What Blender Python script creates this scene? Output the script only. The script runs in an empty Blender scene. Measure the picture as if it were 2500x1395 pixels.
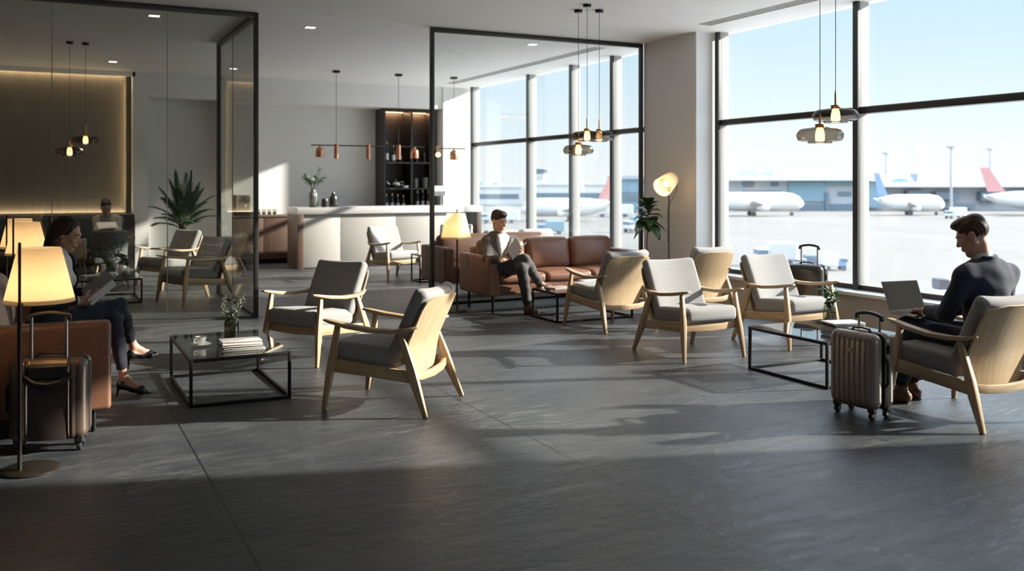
import bpy, bmesh, math, random
import numpy as np
from mathutils import Vector, Matrix
random.seed(7)
SC = bpy.context.scene
COL = SC.collection
PI = math.pi
CE = 3.62            # ceiling height
R = math.radians

# ---------------------------------------------------------------- mesh helper
class MB:
    def __init__(s): s.v = []; s.f = []; s.M = Matrix.Identity(4)
    def add(s, vs, fs):
        b = len(s.v)
        s.v += [tuple(s.M @ Vector(p)) for p in vs]
        s.f += [tuple(i + b for i in f) for f in fs]
        return s
    def box(s, c, d, rz=0, rx=0, ry=0):
        h = [x / 2 for x in d]
        m = Matrix.Translation(c) @ Matrix.Rotation(rz, 4, 'Z') @ Matrix.Rotation(ry, 4, 'Y') @ Matrix.Rotation(rx, 4, 'X')
        vs = [tuple(m @ Vector((x * h[0], y * h[1], z * h[2]))) for x in (-1, 1) for y in (-1, 1) for z in (-1, 1)]
        return s.add(vs, [(0, 1, 3, 2), (4, 6, 7, 5), (0, 4, 5, 1), (2, 3, 7, 6), (0, 2, 6, 4), (1, 5, 7, 3)])
    def b2(s, x0, x1, y0, y1, z0, z1):
        return s.box(((x0 + x1) / 2, (y0 + y1) / 2, (z0 + z1) / 2), (abs(x1 - x0), abs(y1 - y0), abs(z1 - z0)))
    def loft(s, secs, cap=True, closed=False):
        n = len(secs[0]); vs = [p for q in secs for p in q]; fs = []
        m = len(secs)
        for i in range(m if closed else m - 1):
            j = (i + 1) % m
            for k in range(n):
                l = (k + 1) % n
                fs.append((i * n + k, i * n + l, j * n + l, j * n + k))
        if cap and not closed:
            fs.append(tuple(range(n - 1, -1, -1))); fs.append(tuple((m - 1) * n + k for k in range(n)))
        return s.add(vs, fs)
    def tube(s, pts, r, n=10, cap=True, flat=1.0, up=None):
        pts = [Vector(p) for p in pts]
        if not isinstance(r, (list, tuple)): r = [r] * len(pts)
        secs = []; ref = None
        for i, p in enumerate(pts):
            t = (pts[min(i + 1, len(pts) - 1)] - pts[max(i - 1, 0)]).normalized()
            if ref is None:
                ref = Vector(up) if up else (Vector((0, 0, 1)) if abs(t.z) < .9 else Vector((1, 0, 0)))
            u = t.cross(ref).normalized(); w = u.cross(t).normalized(); ref = w
            secs.append([tuple(p + u * math.cos(2 * PI * k / n) * r[i] + w * math.sin(2 * PI * k / n) * r[i] * flat) for k in range(n)])
        return s.loft(secs, cap)
    def cyl(s, p0, p1, r0, r1=None, n=20):
        return s.tube([p0, p1], [r0, r0 if r1 is None else r1], n)
    def lathe(s, prof, c=(0, 0, 0), n=28, cap=False):
        vs = []; fs = []
        for r, z in prof:
            for k in range(n):
                a = 2 * PI * k / n
                vs.append((c[0] + r * math.cos(a), c[1] + r * math.sin(a), c[2] + z))
        for i in range(len(prof) - 1):
            for k in range(n):
                l = (k + 1) % n
                fs.append((i * n + k, i * n + l, (i + 1) * n + l, (i + 1) * n + k))
        if cap:
            fs.append(tuple(range(n - 1, -1, -1))); fs.append(tuple((len(prof) - 1) * n + k for k in range(n)))
        return s.add(vs, fs)
    def bar(s, pts, secs, up=(1, 0, 0)):
        """rectangular bar through pts; secs = (width along up-side, depth)"""
        pts = [Vector(p) for p in pts]; out = []
        for i, p in enumerate(pts):
            t = (pts[min(i + 1, len(pts) - 1)] - pts[max(i - 1, 0)]).normalized()
            u = (Vector(up) - t * Vector(up).dot(t)).normalized(); w = t.cross(u)
            a, b = secs[i][0] / 2, secs[i][1] / 2
            out.append([tuple(p + u * x * a + w * y * b) for x, y in ((-1, -1), (1, -1), (1, 1), (-1, 1))])
        return s.loft(out)
    def prism(s, poly, z0, z1):
        return s.loft([[(x, y, z0) for x, y in poly], [(x, y, z1) for x, y in poly]])
    def rbox(s, c, d, r, puff=(0, 0, 0), k=3, n=4, rx=0, rz=0, ry=0, fn=None):
        """rounded box with optional puffed faces"""
        h = [x / 2 for x in d]
        def ax(i):
            rr = min(r, h[i] * .98)
            inn = h[i] - rr
            t = [inn + rr * math.tan(PI / 4 * j / k) for j in range(1, k + 1)]
            mid = [-inn + 2 * inn * j / n for j in range(n + 1)]
            return [-x for x in reversed(t)] + mid + t
        A = [ax(0), ax(1), ax(2)]; idx = {}; vs = []; fs = []
        m = Matrix.Translation(c) @ Matrix.Rotation(rz, 4, 'Z') @ Matrix.Rotation(ry, 4, 'Y') @ Matrix.Rotation(rx, 4, 'X')
        def vert(p):
            key = tuple(round(x, 5) for x in p)
            if key in idx: return idx[key]
            inn = Vector([max(-(h[i] - min(r, h[i] * .98)), min(h[i] - min(r, h[i] * .98), p[i])) for i in range(3)])
            q = Vector(p) - inn
            if q.length > 1e-9: q = q.normalized()
            rr = [min(r, h[i] * .98) for i in range(3)]
            o = Vector([inn[i] + q[i] * rr[i] for i in range(3)])
            nn = [o[i] / h[i] for i in range(3)]
            for i in range(3):
                a, b = (i + 1) % 3, (i + 2) % 3
                o[i] += puff[i] * nn[i] * (1 - nn[a] ** 2) * (1 - nn[b] ** 2)
            if fn: o = Vector(fn(o))
            idx[key] = len(vs); vs.append(tuple(m @ o)); return idx[key]
        for i in range(3):
            a, b = (i + 1) % 3, (i + 2) % 3
            for sg in (-1, 1):
                for ia in range(len(A[a]) - 1):
                    for ib in range(len(A[b]) - 1):
                        q = []
                        for da, db in ((0, 0), (1, 0), (1, 1), (0, 1)):
                            p = [0, 0, 0]; p[i] = sg * h[i]; p[a] = A[a][ia + da]; p[b] = A[b][ib + db]; q.append(vert(p))
                        if sg < 0: q.reverse()
                        if len(set(q)) > 2: fs.append(tuple(q))
        return s.add(vs, fs)
    def build(s, name, mat, parent=None, bevel=0, seg=2, ang=38, sub=0):
        me = bpy.data.meshes.new(name)
        bm = bmesh.new()
        vv = [bm.verts.new(p) for p in s.v]
        for f in s.f:
            try: bm.faces.new([vv[i] for i in f])
            except ValueError: pass
        bmesh.ops.recalc_face_normals(bm, faces=bm.faces[:])
        if bevel:
            es = [e for e in bm.edges if len(e.link_faces) == 2 and e.calc_face_angle(0) > R(25)]
            bmesh.ops.bevel(bm, geom=es, offset=bevel, segments=seg, profile=.5, affect='EDGES', clamp_overlap=True)
        bm.to_mesh(me); bm.free()
        me.polygons.foreach_set('use_smooth', [True] * len(me.polygons))
        me.set_sharp_from_angle(angle=R(ang))
        if mat: me.materials.append(mat)
        o = bpy.data.objects.new(name, me); COL.objects.link(o)
        if parent: o.parent = parent
        if sub:
            md = o.modifiers.new('sub', 'SUBSURF'); md.levels = sub; md.render_levels = sub
        return o

def tag(o, label=None, cat=None, group=None, kind=None):
    if label: o['label'] = label
    if cat: o['category'] = cat
    if group: o['group'] = group
    if kind: o['kind'] = kind
    return o
def thing(name, label, cat, loc=(0, 0, 0), rz=0, group=None):
    o = bpy.data.objects.new(name, None); COL.objects.link(o)
    o.empty_display_size = .1
    o.location = loc; o.rotation_euler = (0, 0, rz)
    return tag(o, label, cat, group)
def dup(root, loc, rz, label=None, group=None):
    def cp(o, par):
        c = o.copy(); COL.objects.link(c)
        if par: c.parent = par
        for ch in [x for x in KIDS.get(o.name, [])]: cp(ch, c)
        return c
    KIDS.clear()
    for x in bpy.data.objects:
        if x.parent: KIDS.setdefault(x.parent.name, []).append(x)
    r = cp(root, None); r.location = loc; r.rotation_euler = (0, 0, rz)
    return tag(r, label, None, group)
KIDS = {}
def struct(name, mb, mat, bevel=0, parent=None):
    o = mb.build(name, mat, parent, bevel)
    if not parent: o['kind'] = 'structure'
    return o

# ---------------------------------------------------------------- materials
def newmat(name):
    m = bpy.data.materials.new(name); m.use_nodes = True
    nt = m.node_tree; nt.nodes.clear()
    return m, nt, nt.nodes, nt.links
def pbr(name, col, rough=.5, metal=0, var=None, bump=None, spec=.5, coat=0, sheen=0, alpha=1, stretch=(1, 1, 1), col2=None, emit=None):
    """var=(scale, amount) noise mottling; bump=(scale, strength)"""
    m, nt, N, L = newmat(name)
    out = N.new('ShaderNodeOutputMaterial'); b = N.new('ShaderNodeBsdfPrincipled')
    L.new(b.outputs[0], out.inputs[0])
    b.inputs['Base Color'].default_value = (*col, 1); b.inputs['Roughness'].default_value = rough
    b.inputs['Metallic'].default_value = metal; b.inputs['Specular IOR Level'].default_value = spec
    b.inputs['Coat Weight'].default_value = coat; b.inputs['Sheen Weight'].default_value = sheen
    if emit:
        b.inputs['Emission Color'].default_value = (*emit[:3], 1); b.inputs['Emission Strength'].default_value = emit[3]
    if var or bump:
        tc = N.new('ShaderNodeTexCoord'); mp = N.new('ShaderNodeMapping'); mp.inputs['Scale'].default_value = stretch
        L.new(tc.outputs['Object'], mp.inputs[0])
    if var:
        nz = N.new('ShaderNodeTexNoise'); nz.inputs['Scale'].default_value = var[0]; nz.inputs['Detail'].default_value = 5
        nz.inputs['Roughness'].default_value = .6
        L.new(mp.outputs[0], nz.inputs[0])
        cr = N.new('ShaderNodeValToRGB')
        c2 = col2 or tuple(min(1, x * (1 + var[1])) for x in col)
        c1 = tuple(x * (1 - var[1]) for x in col)
        cr.color_ramp.elements[0].color = (*c1, 1); cr.color_ramp.elements[1].color = (*c2, 1)
        cr.color_ramp.elements[0].position = .3; cr.color_ramp.elements[1].position = .7
        L.new(nz.outputs[0], cr.inputs[0]); L.new(cr.outputs[0], b.inputs['Base Color'])
    if bump:
        nb = N.new('ShaderNodeTexNoise'); nb.inputs['Scale'].default_value = bump[0]; nb.inputs['Detail'].default_value = 3
        L.new(mp.outputs[0], nb.inputs[0])
        bp = N.new('ShaderNodeBump'); bp.inputs['Strength'].default_value = bump[1]; bp.inputs['Distance'].default_value = .01
        L.new(nb.outputs[0], bp.inputs['Height']); L.new(bp.outputs[0], b.inputs['Normal'])
    return m
def glassmat(name, tint, f0=.04, rough=.0, maxr=1.0, veil=0):
    m, nt, N, L = newmat(name)
    out = N.new('ShaderNodeOutputMaterial'); mix = N.new('ShaderNodeMixShader')
    tr = N.new('ShaderNodeBsdfTransparent'); tr.inputs[0].default_value = (*tint, 1)
    gl = N.new('ShaderNodeBsdfGlossy'); gl.inputs['Roughness'].default_value = rough
    lw = N.new('ShaderNodeLayerWeight'); lw.inputs[0].default_value = .5
    p = N.new('ShaderNodeMath'); p.operation = 'POWER'; p.inputs[1].default_value = 5
    q = N.new('ShaderNodeMath'); q.operation = 'MULTIPLY_ADD'; q.inputs[1].default_value = maxr - f0; q.inputs[2].default_value = f0
    L.new(lw.outputs['Facing'], p.inputs[0]); L.new(p.outputs[0], q.inputs[0]); L.new(q.outputs[0], mix.inputs[0])
    if veil:   # thicker path through curved walls absorbs more at grazing angles
        e = N.new('ShaderNodeMath'); e.operation = 'POWER'; e.inputs[1].default_value = 2.5; L.new(lw.outputs['Facing'], e.inputs[0])
        mc = N.new('ShaderNodeMixRGB'); mc.inputs[1].default_value = (*tint, 1); mc.inputs[2].default_value = (*[c**veil for c in tint], 1)
        L.new(e.outputs[0], mc.inputs[0]); L.new(mc.outputs[0], tr.inputs[0])
    L.new(tr.outputs[0], mix.inputs[1]); L.new(gl.outputs[0], mix.inputs[2]); L.new(mix.outputs[0], out.inputs[0])
    return m
def shademat(name, col, trans=.55):
    m, nt, N, L = newmat(name)
    out = N.new('ShaderNodeOutputMaterial'); mix = N.new('ShaderNodeMixShader'); mix.inputs[0].default_value = trans
    d = N.new('ShaderNodeBsdfDiffuse'); d.inputs[0].default_value = (*col, 1)
    t = N.new('ShaderNodeBsdfTranslucent'); t.inputs[0].default_value = (*col, 1)
    L.new(d.outputs[0], mix.inputs[1]); L.new(t.outputs[0], mix.inputs[2]); L.new(mix.outputs[0], out.inputs[0])
    return m
def emitmat(name, col, s):
    m, nt, N, L = newmat(name)
    out = N.new('ShaderNodeOutputMaterial'); e = N.new('ShaderNodeEmission')
    e.inputs[0].default_value = (*col, 1); e.inputs[1].default_value = s
    L.new(e.outputs[0], out.inputs[0]); return m
def slate():
    m, nt, N, L = newmat('slate_floor')
    out = N.new('ShaderNodeOutputMaterial'); b = N.new('ShaderNodeBsdfPrincipled'); L.new(b.outputs[0], out.inputs[0])
    geo = N.new('ShaderNodeNewGeometry'); sep = N.new('ShaderNodeSeparateXYZ'); L.new(geo.outputs['Position'], sep.inputs[0])
    def mp(scale, rz):
        x = N.new('ShaderNodeMapping'); x.inputs['Scale'].default_value = scale; x.inputs['Rotation'].default_value = (0, 0, rz)
        L.new(geo.outputs['Position'], x.inputs[0]); return x
    def nz(vec, sc, det, dist=0, rough=.55):
        x = N.new('ShaderNodeTexNoise'); x.inputs['Scale'].default_value = sc; x.inputs['Detail'].default_value = det
        x.inputs['Distortion'].default_value = dist; x.inputs['Roughness'].default_value = rough
        L.new(vec.outputs[0], x.inputs[0]); return x
    def ramp(src, a, b_, ca, cb):
        r = N.new('ShaderNodeValToRGB'); r.color_ramp.elements[0].position = a; r.color_ramp.elements[1].position = b_
        r.color_ramp.elements[0].color = (*ca, 1); r.color_ramp.elements[1].color = (*cb, 1); L.new(src.outputs[0], r.inputs[0]); return r
    def mixc(t, f, a, b_):
        x = N.new('ShaderNodeMixRGB'); x.blend_type = t
        if isinstance(f, float): x.inputs[0].default_value = f
        else: L.new(f.outputs[0], x.inputs[0])
        L.new(a.outputs[0], x.inputs[1])
        if isinstance(b_, tuple): x.inputs[2].default_value = (*b_, 1)
        else: L.new(b_.outputs[0], x.inputs[2])
        return x
    n1 = nz(mp((1, 1, 1), 0), .9, 6, .6)
    base = ramp(n1, .3, .7, (.033, .038, .045), (.074, .080, .086))
    n2 = nz(mp((1.1, 5.5, 1), R(-28)), 1.6, 8, .9, .62)          # long cleft streaks
    st = ramp(n2, .50, .72, (0, 0, 0), (1, 1, 1))
    c = mixc('MIX', mixc('MULTIPLY', 1.0, st, (.45, .45, .45)), base, (.150, .152, .150))
    n3 = nz(mp((1.0, 9.0, 1), R(-20)), 1.1, 3, 1.6)               # thin pale veins
    mth = N.new('ShaderNodeMath'); mth.operation = 'SUBTRACT'; mth.inputs[1].default_value = .5; L.new(n3.outputs[0], mth.inputs[0])
    ab = N.new('ShaderNodeMath'); ab.operation = 'ABSOLUTE'; L.new(mth.outputs[0], ab.inputs[0])
    vein = ramp(ab, .0, .017, (1, 1, 1), (0, 0, 0))
    n4 = nz(mp((1, 1, 1), 0), .55, 2); msk = ramp(n4, .48, .64, (0, 0, 0), (.95, .95, .95))
    c = mixc('MIX', mixc('MULTIPLY', 1.0, vein, msk), c, (.24, .24, .238))
    # joints: one every 1.93 m across the room
    a = N.new('ShaderNodeMath'); a.operation = 'SUBTRACT'; a.inputs[1].default_value = .80; L.new(sep.outputs[0], a.inputs[0])
    d = N.new('ShaderNodeMath'); d.operation = 'PINGPONG'; d.inputs[1].default_value = .965; L.new(a.outputs[0], d.inputs[0])
    g = N.new('ShaderNodeMath'); g.operation = 'LESS_THAN'; g.inputs[1].default_value = .0052; L.new(d.outputs[0], g.inputs[0])
    c = mixc('MIX', g, c, (.012, .012, .013))
    L.new(c.outputs[0], b.inputs['Base Color'])
    rr = ramp(n2, .3, .75, (.36, .36, .36), (.50, .50, .50)); L.new(rr.outputs[0], b.inputs['Roughness'])
    b.inputs['Specular IOR Level'].default_value = .5
    h = N.new('ShaderNodeMath'); h.operation = 'MULTIPLY_ADD'; h.inputs[1].default_value = .55; L.new(n2.outputs[0], h.inputs[0])
    n5 = nz(mp((1, 2.2, 1), R(-25)), 5, 7, .8, .6); L.new(n5.outputs[0], h.inputs[2])
    h2 = N.new('ShaderNodeMath'); h2.operation = 'SUBTRACT'; L.new(h.outputs[0], h2.inputs[0]); L.new(g.outputs[0], h2.inputs[1])
    bp = N.new('ShaderNodeBump'); bp.inputs['Strength'].default_value = .30; bp.inputs['Distance'].default_value = .03
    L.new(h2.outputs[0], bp.inputs['Height']); L.new(bp.outputs[0], b.inputs['Normal'])
    return m

M = {}
M['slate'] = slate()
M['ceil'] = pbr('ceiling_paint', (.84, .83, .815), .9, var=(3, .02))
M['wall'] = pbr('wall_paint', (.80, .795, .775), .85, var=(2, .02))
M['wall_taupe'] = pbr('taupe_panel', (.20, .175, .145), .6, var=(2.5, .12), stretch=(6, 1, .6))
M['col'] = pbr('column_paint', (.80, .795, .78), .8, var=(2, .015))
M['black'] = pbr('black_metal', (.018, .018, .019), .42, .6)
M['darkframe'] = pbr('bronze_frame', (.050, .051, .047), .45, .5)
M['rail'] = pbr('window_rail', (.040, .040, .040), .45, .3)
M['mull'] = pbr('mullion_pale', (.42, .41, .39), .45)
M['sill'] = pbr('sill_white', (.76, .755, .74), .5)
M['sillwall'] = pbr('sill_panel', (.50, .46, .41), .6, var=(3, .05))
M['glass_win'] = glassmat('window_glass', (.965, .975, .975), .02, maxr=.6)
M['glass_part'] = glassmat('clear_partition_glass', (.965, .975, .97), .035, maxr=.85)
M['glass_room'] = glassmat('smoked_partition_glass', (.85, .86, .845), .03, maxr=.7)
M['glass_side'] = glassmat('smoked_side_glass', (.89, .90, .885), .04, maxr=.8)
M['glass_table'] = glassmat('table_glass', (.86, .885, .88), .16)
M['glass_smoke'] = glassmat('smoked_glass', (.50, .45, .39), .05, maxr=.5, veil=3)
M['glass_vase'] = glassmat('vase_glass', (.60, .61, .53), .07, veil=4)
M['glass_clear'] = glassmat('clear_glass', (.86, .87, .81), .07, veil=5)
M['oakz'] = pbr('oak_upright', (.46, .325, .19), .42, var=(6, .20), stretch=(9, 9, .8), bump=(60, .05))
M['oaky'] = pbr('oak_lengthwise', (.46, .325, .19), .42, var=(6, .20), stretch=(9, .8, 9), bump=(60, .05))
M['oakx'] = pbr('oak_crosswise', (.46, .325, .19), .42, var=(6, .20), stretch=(.8, 9, 9), bump=(60, .05))
M['oakply'] = pbr('oak_veneer', (.52, .38, .23), .40, var=(5, .17), stretch=(10, 1, .55), bump=(60, .03))
M['fabric'] = pbr('grey_wool', (.31, .305, .30), .95, var=(220, .12), bump=(420, .35), sheen=.25)
M['fabric_lt'] = pbr('pale_linen', (.42, .41, .395), .95, var=(220, .12), bump=(420, .35), sheen=.2)
M['fabric_green'] = pbr('banquette_fabric', (.045, .053, .050), .9, var=(40, .2), bump=(200, .3))
M['tubfabric'] = pbr('tub_fabric', (.12, .13, .125), .9, var=(60, .2), bump=(300, .3))
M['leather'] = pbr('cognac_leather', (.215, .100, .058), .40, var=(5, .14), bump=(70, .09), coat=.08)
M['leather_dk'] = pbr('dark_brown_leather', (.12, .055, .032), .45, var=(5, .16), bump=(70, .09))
M['cushion_pale'] = pbr('pale_cushion', (.50, .38, .29), .8, var=(8, .08), bump=(200, .2))
M['shade'] = shademat('lamp_shade_fabric', (.90, .83, .70), .68)
M['bulb'] = emitmat('bulb_glow', (1, .70, .36), 5)
M['bulb_soft'] = emitmat('frosted_bulb_glow', (1, .62, .28), 4.5)
M['bulb_dim'] = emitmat('lamp_inner_glow', (1, .66, .34), 1.8)
M['led'] = emitmat('downlight_diffuser', (1, .97, .9), 5)
M['lamp_metal'] = pbr('lamp_bronze', (.045, .036, .028), .45, .7)
M['brass'] = pbr('brushed_brass', (.50, .30, .15), .35, 1)
M['copper'] = pbr('polished_copper', (.62, .32, .19), .25, 1)
M['walnut'] = pbr('walnut_panel', (.105, .062, .042), .5, var=(4, .32), stretch=(9, 9, .5))
M['walnut_dk'] = pbr('dark_walnut', (.035, .024, .019), .5, var=(4, .3), stretch=(9, 9, .5))
M['shelfdk'] = pbr('shelf_lacquer', (.013, .012, .0115), .4)
M['counter'] = pbr('stone_counter', (.66, .645, .62), .45, var=(3, .03))
M['counterpanel'] = pbr('counter_panel', (.50, .475, .44), .55, var=(2, .03))
M['white'] = pbr('white_ceramic', (.80, .79, .76), .22, coat=.3)
M['paper'] = pbr('paper', (.78, .76, .72), .8)
M['page'] = pbr('page_edges', (.72, .69, .63), .8, var=(160, .1), stretch=(1, 1, 6))
M['bookgrey'] = pbr('grey_book_cover', (.33, .29, .275), .6)
M['bookdk'] = pbr('dark_book_cover', (.03, .022, .02), .8, spec=.15)
M['bookwhite'] = pbr('pale_book_cover', (.66, .63, .585), .5)
M['bookteal'] = pbr('bluish_book_cover', (.36, .40, .42), .5)
M['ink'] = pbr('print_ink', (.03, .03, .03), .6)
M['case_bronze'] = pbr('bronze_shell', (.135, .098, .078), .33, .45, var=(3, .06))
M['case_taupe'] = pbr('taupe_shell', (.30, .255, .22), .30, .35, var=(3, .04))
M['case_black'] = pbr('black_shell', (.055, .048, .040), .28, .5)
M['case_panel'] = pbr('matte_brown_panel', (.060, .045, .038), .5, .2)
M['plastic'] = pbr('black_plastic', (.016, .016, .017), .45)
M['rubber'] = pbr('rubber', (.02, .02, .021), .75)
M['chrome'] = pbr('satin_steel', (.42, .41, .40), .28, 1)
M['leaf'] = pbr('palm_leaf', (.040, .095, .035), .45, var=(6, .35), spec=.4)
M['leaf2'] = pbr('broad_leaf', (.030, .070, .022), .35, var=(6, .4))
M['leaf3'] = pbr('fresh_leaf', (.065, .16, .050), .4, var=(9, .3))
M['leafsage'] = pbr('sage_leaf', (.10, .15, .09), .6, var=(9, .3))
M['stem'] = pbr('stem', (.07, .08, .035), .6)
M['bark'] = pbr('bark', (.09, .06, .04), .8, var=(20, .3))
M['flower'] = pbr('white_petal', (.72, .71, .62), .7)
M['darkvase'] = pbr('dark_glazed_vase', (.035, .03, .028), .22, coat=.3)
M['greyvase'] = pbr('grey_ribbed_vase', (.12, .125, .115), .3, coat=.3)
M['bottle'] = pbr('bottle_glass', (.02, .022, .02), .12)
M['label'] = pbr('bottle_label', (.62, .60, .55), .6)
M['gold'] = pbr('gold_foil', (.55, .40, .16), .35, .8)
# ================================================================= SETTING
XW = 8.10      # inner line of the window wall
YB = 18.20     # front plane of the back wall
YR = 19.05     # recessed part of the back wall
XL, YF = -6.0, -2.5
struct('floor', MB().b2(XL, 8.35, YF, 19.3, -.12, 0), M['slate'])
struct('ceiling', MB().b2(XL - .2, 8.35, YF - .2, 19.4, CE, CE + .3), M['ceil'])
struct('wall_left', MB().b2(XL - .2, XL, YF, 19.3, 0, CE), M['wall'])
wf = MB().b2(XL - .2, 8.35, YF - .2, YF, 0, .5).b2(XL, 5.1, YF - .2, YF, .5, CE)
wf.b2(6.5, 6.6, YF - .2, YF, .5, CE)
struct('wall_front', wf, M['wall'])
struct('window_20', MB().b2(5.1, 8.0, YF - .11, YF - .09, .5, CE), M['glass_win'])  # unseen glazing added behind the camera to let fill daylight in
struct('wall_right', MB().b2(8.0, 8.35, YF, 2.68, 0, CE), M['wall'])
# back wall: brown lit panel, white piers, grey niche, bar recess under a soffit
w = MB()
w.b2(XL, 8.35, YR, YR + .2, 0, CE)
w.b2(1.50, 1.73, YB, YR, 0, CE)
w.b2(1.73, 2.98, YB, YR, 3.17, CE)
w.b2(2.98, 3.22, YB, YR, 0, CE)
w.b2(3.22, 7.60, YB, YR, 3.16, CE)
struct('wall_back', w, M['wall'])
struct('wall_back_niche', MB().b2(1.73, 2.98, 18.62, YR, 0, 3.17), M['wall'])
struct('wall_back_panel', MB().b2(XL, 1.36, 18.42, 18.5, .9, CE), M['wall_taupe'])
struct('trim_1', MB().b2(XL, 1.50, YB, YB + .05, 3.535, CE), M['ceil'])
struct('trim_2', MB().b2(1.46, 1.50, YB, 18.5, .9, CE), M['wall'])
struct('baseboard_back', MB().b2(2.97, 3.225, YB - .012, YB, 0, .09).b2(1.495, 1.735, YB - .012, YB, 0, .09), M['wall'])
# columns
struct('wall_column', MB().b2(7.80, 8.35, 9.95, 11.16, 0, CE), M['col'])
struct('wall_column_far', MB().b2(7.56, 8.35, 18.16, 19.1, 0, CE), M['col'])
# window wall
mY = [2.72, 5.02, 7.48, 9.86, 11.22, 12.45, 13.74, 15.32, 17.86]
for i in range(len(mY) - 1):
    if 9.9 > mY[i] > 9.8: continue
    y0, y1 = mY[i], mY[i + 1]
    n = i + 1
    fr = MB()
    fr.b2(XW + .0, XW + .128, y0 + .03, y1 - .03, .405, .455)
    fr.b2(XW + .0, XW + .128, y0 + .03, y1 - .03, 2.365, 2.435)
    fr.b2(XW - .035, XW + .008, y0 - .035, y0 + .035, .36, CE)
    if i in (2, len(mY) - 2): fr.b2(XW - .035, XW + .008, y1 - .035, y1 + .035, .36, CE)
    f = struct('window_%d' % n, fr, M['rail'], .004)
    mm = MB().b2(XW + .008, XW + .15, y0 - .033, y0 + .033, .36, CE)
    if i in (2, len(mY) - 2): mm.b2(XW + .008, XW + .15, y1 - .033, y1 + .033, .36, CE)
    mm.build('mullion', M['mull'], f, .004)
    MB().b2(XW + .13, XW + .142, y0 + .03, y1 - .03, .45, CE).build('pane', M['glass_win'], f)
    MB().b2(XW + .0, XW + .128, y0 + .03, y1 - .03, 2.435, 2.442).b2(XW + .0, XW + .128, y0 + .03, y1 - .03, .455, .463).build('bead', M['mull'], f)
struct('trim_3', MB().b2(7.86, 8.36, 2.68, 9.95, .365, .405).b2(7.86, 8.36, 11.16, 18.0, .365, .405), M['sill'], .004)
struct('wall_sill', MB().b2(7.92, 8.34, 2.68, 9.95, 0, .365).b2(7.92, 8.34, 11.16, 18.0, 0, .365), M['sillwall'])

# glass partitions (frame + panes), they stand on the floor and reach the ceiling
PY = 11.20
t = thing('glass_partition', 'clear glass partition with thin dark frame beside the white column', 'glass partition', (6.05, PY, 0))
x0, x1 = 4.483 - 6.05, 7.795 - 6.05
MB().b2(x0, x1, -.035, .035, CE - .062, CE - .005).build('top_rail', M['darkframe'], t, .004)
MB().b2(x0, x1, -.02, .02, 0, .035).build('bottom_rail', M['darkframe'], t, .004)
MB().b2(x0, x0 + .045, -.035, .035, .035, CE - .062).build('post', M['darkframe'], t, .004)
MB().b2(x1 - .04, x1, -.035, .035, .035, CE - .062).build('post', M['darkframe'], t, .004)
cuts = [x0 + .045, 5.79 - 6.05, 7.0 - 6.05, x1 - .04]
for a, b in zip(cuts[:-1], cuts[1:]):
    MB().b2(a + .003, b - .003, -.006, .006, .035, CE - .062).build('pane', M['glass_part'], t)
GX = 2.283
t = thing('glass_partition', 'smoked glass room front of dark-framed panes behind the seated woman', 'glass partition', (-1.2, PY, 0))
x0, x1 = -5.9 + 1.2, GX + 1.2
MB().b2(x0, x1 - .05, -.035, .035, CE - .062, CE - .005).build('top_rail', M['darkframe'], t, .004)
MB().b2(x0, x1 - .05, -.012, .012, 0, .02).build('bottom_rail', M['darkframe'], t, .003)
MB().b2(x1 - .05, x1, -.035, .035, .0, CE - .005).build('post', M['darkframe'], t, .004)
cuts = [x0, -2.6 + 1.2, .085 + 1.2, 1.265 + 1.2, x1 - .05]
for a, b in zip(cuts[:-1], cuts[1:]):
    MB().b2(a + .004, b - .004, -.006, .006, .02, CE - .062).build('pane', M['glass_room'], t)
    if b < x1 - .1: MB().b2(b - .004, b + .004, -.007, .007, .02, CE - .062).build('joint_seal', M['chrome'], t)
t = thing('glass_partition', 'smoked glass side wall running back from the dark corner post', 'glass partition', (GX - .02, PY + 1.3, 0))
ya, yb = -1.26, 1.3
MB().b2(-.035, .035, ya, yb, CE - .062, CE - .005).build('top_rail', M['darkframe'], t, .004)
MB().b2(-.015, .015, ya, yb, 0, .03).build('bottom_rail', M['darkframe'], t, .003)
MB().b2(-.03, .03, yb, yb + .06, .0, CE - .005).build('post', M['darkframe'], t, .004)
ym = .25
MB().b2(-.006, .006, ya, ym - .004, .03, CE - .062).build('pane', M['glass_side'], t)
MB().b2(-.006, .006, ym + .004, yb, .03, CE - .062).build('pane', M['glass_side'], t)
MB().b2(-.007, .007, ym - .004, ym + .004, .03, CE - .062).build('joint_seal', M['chrome'], t)

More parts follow.
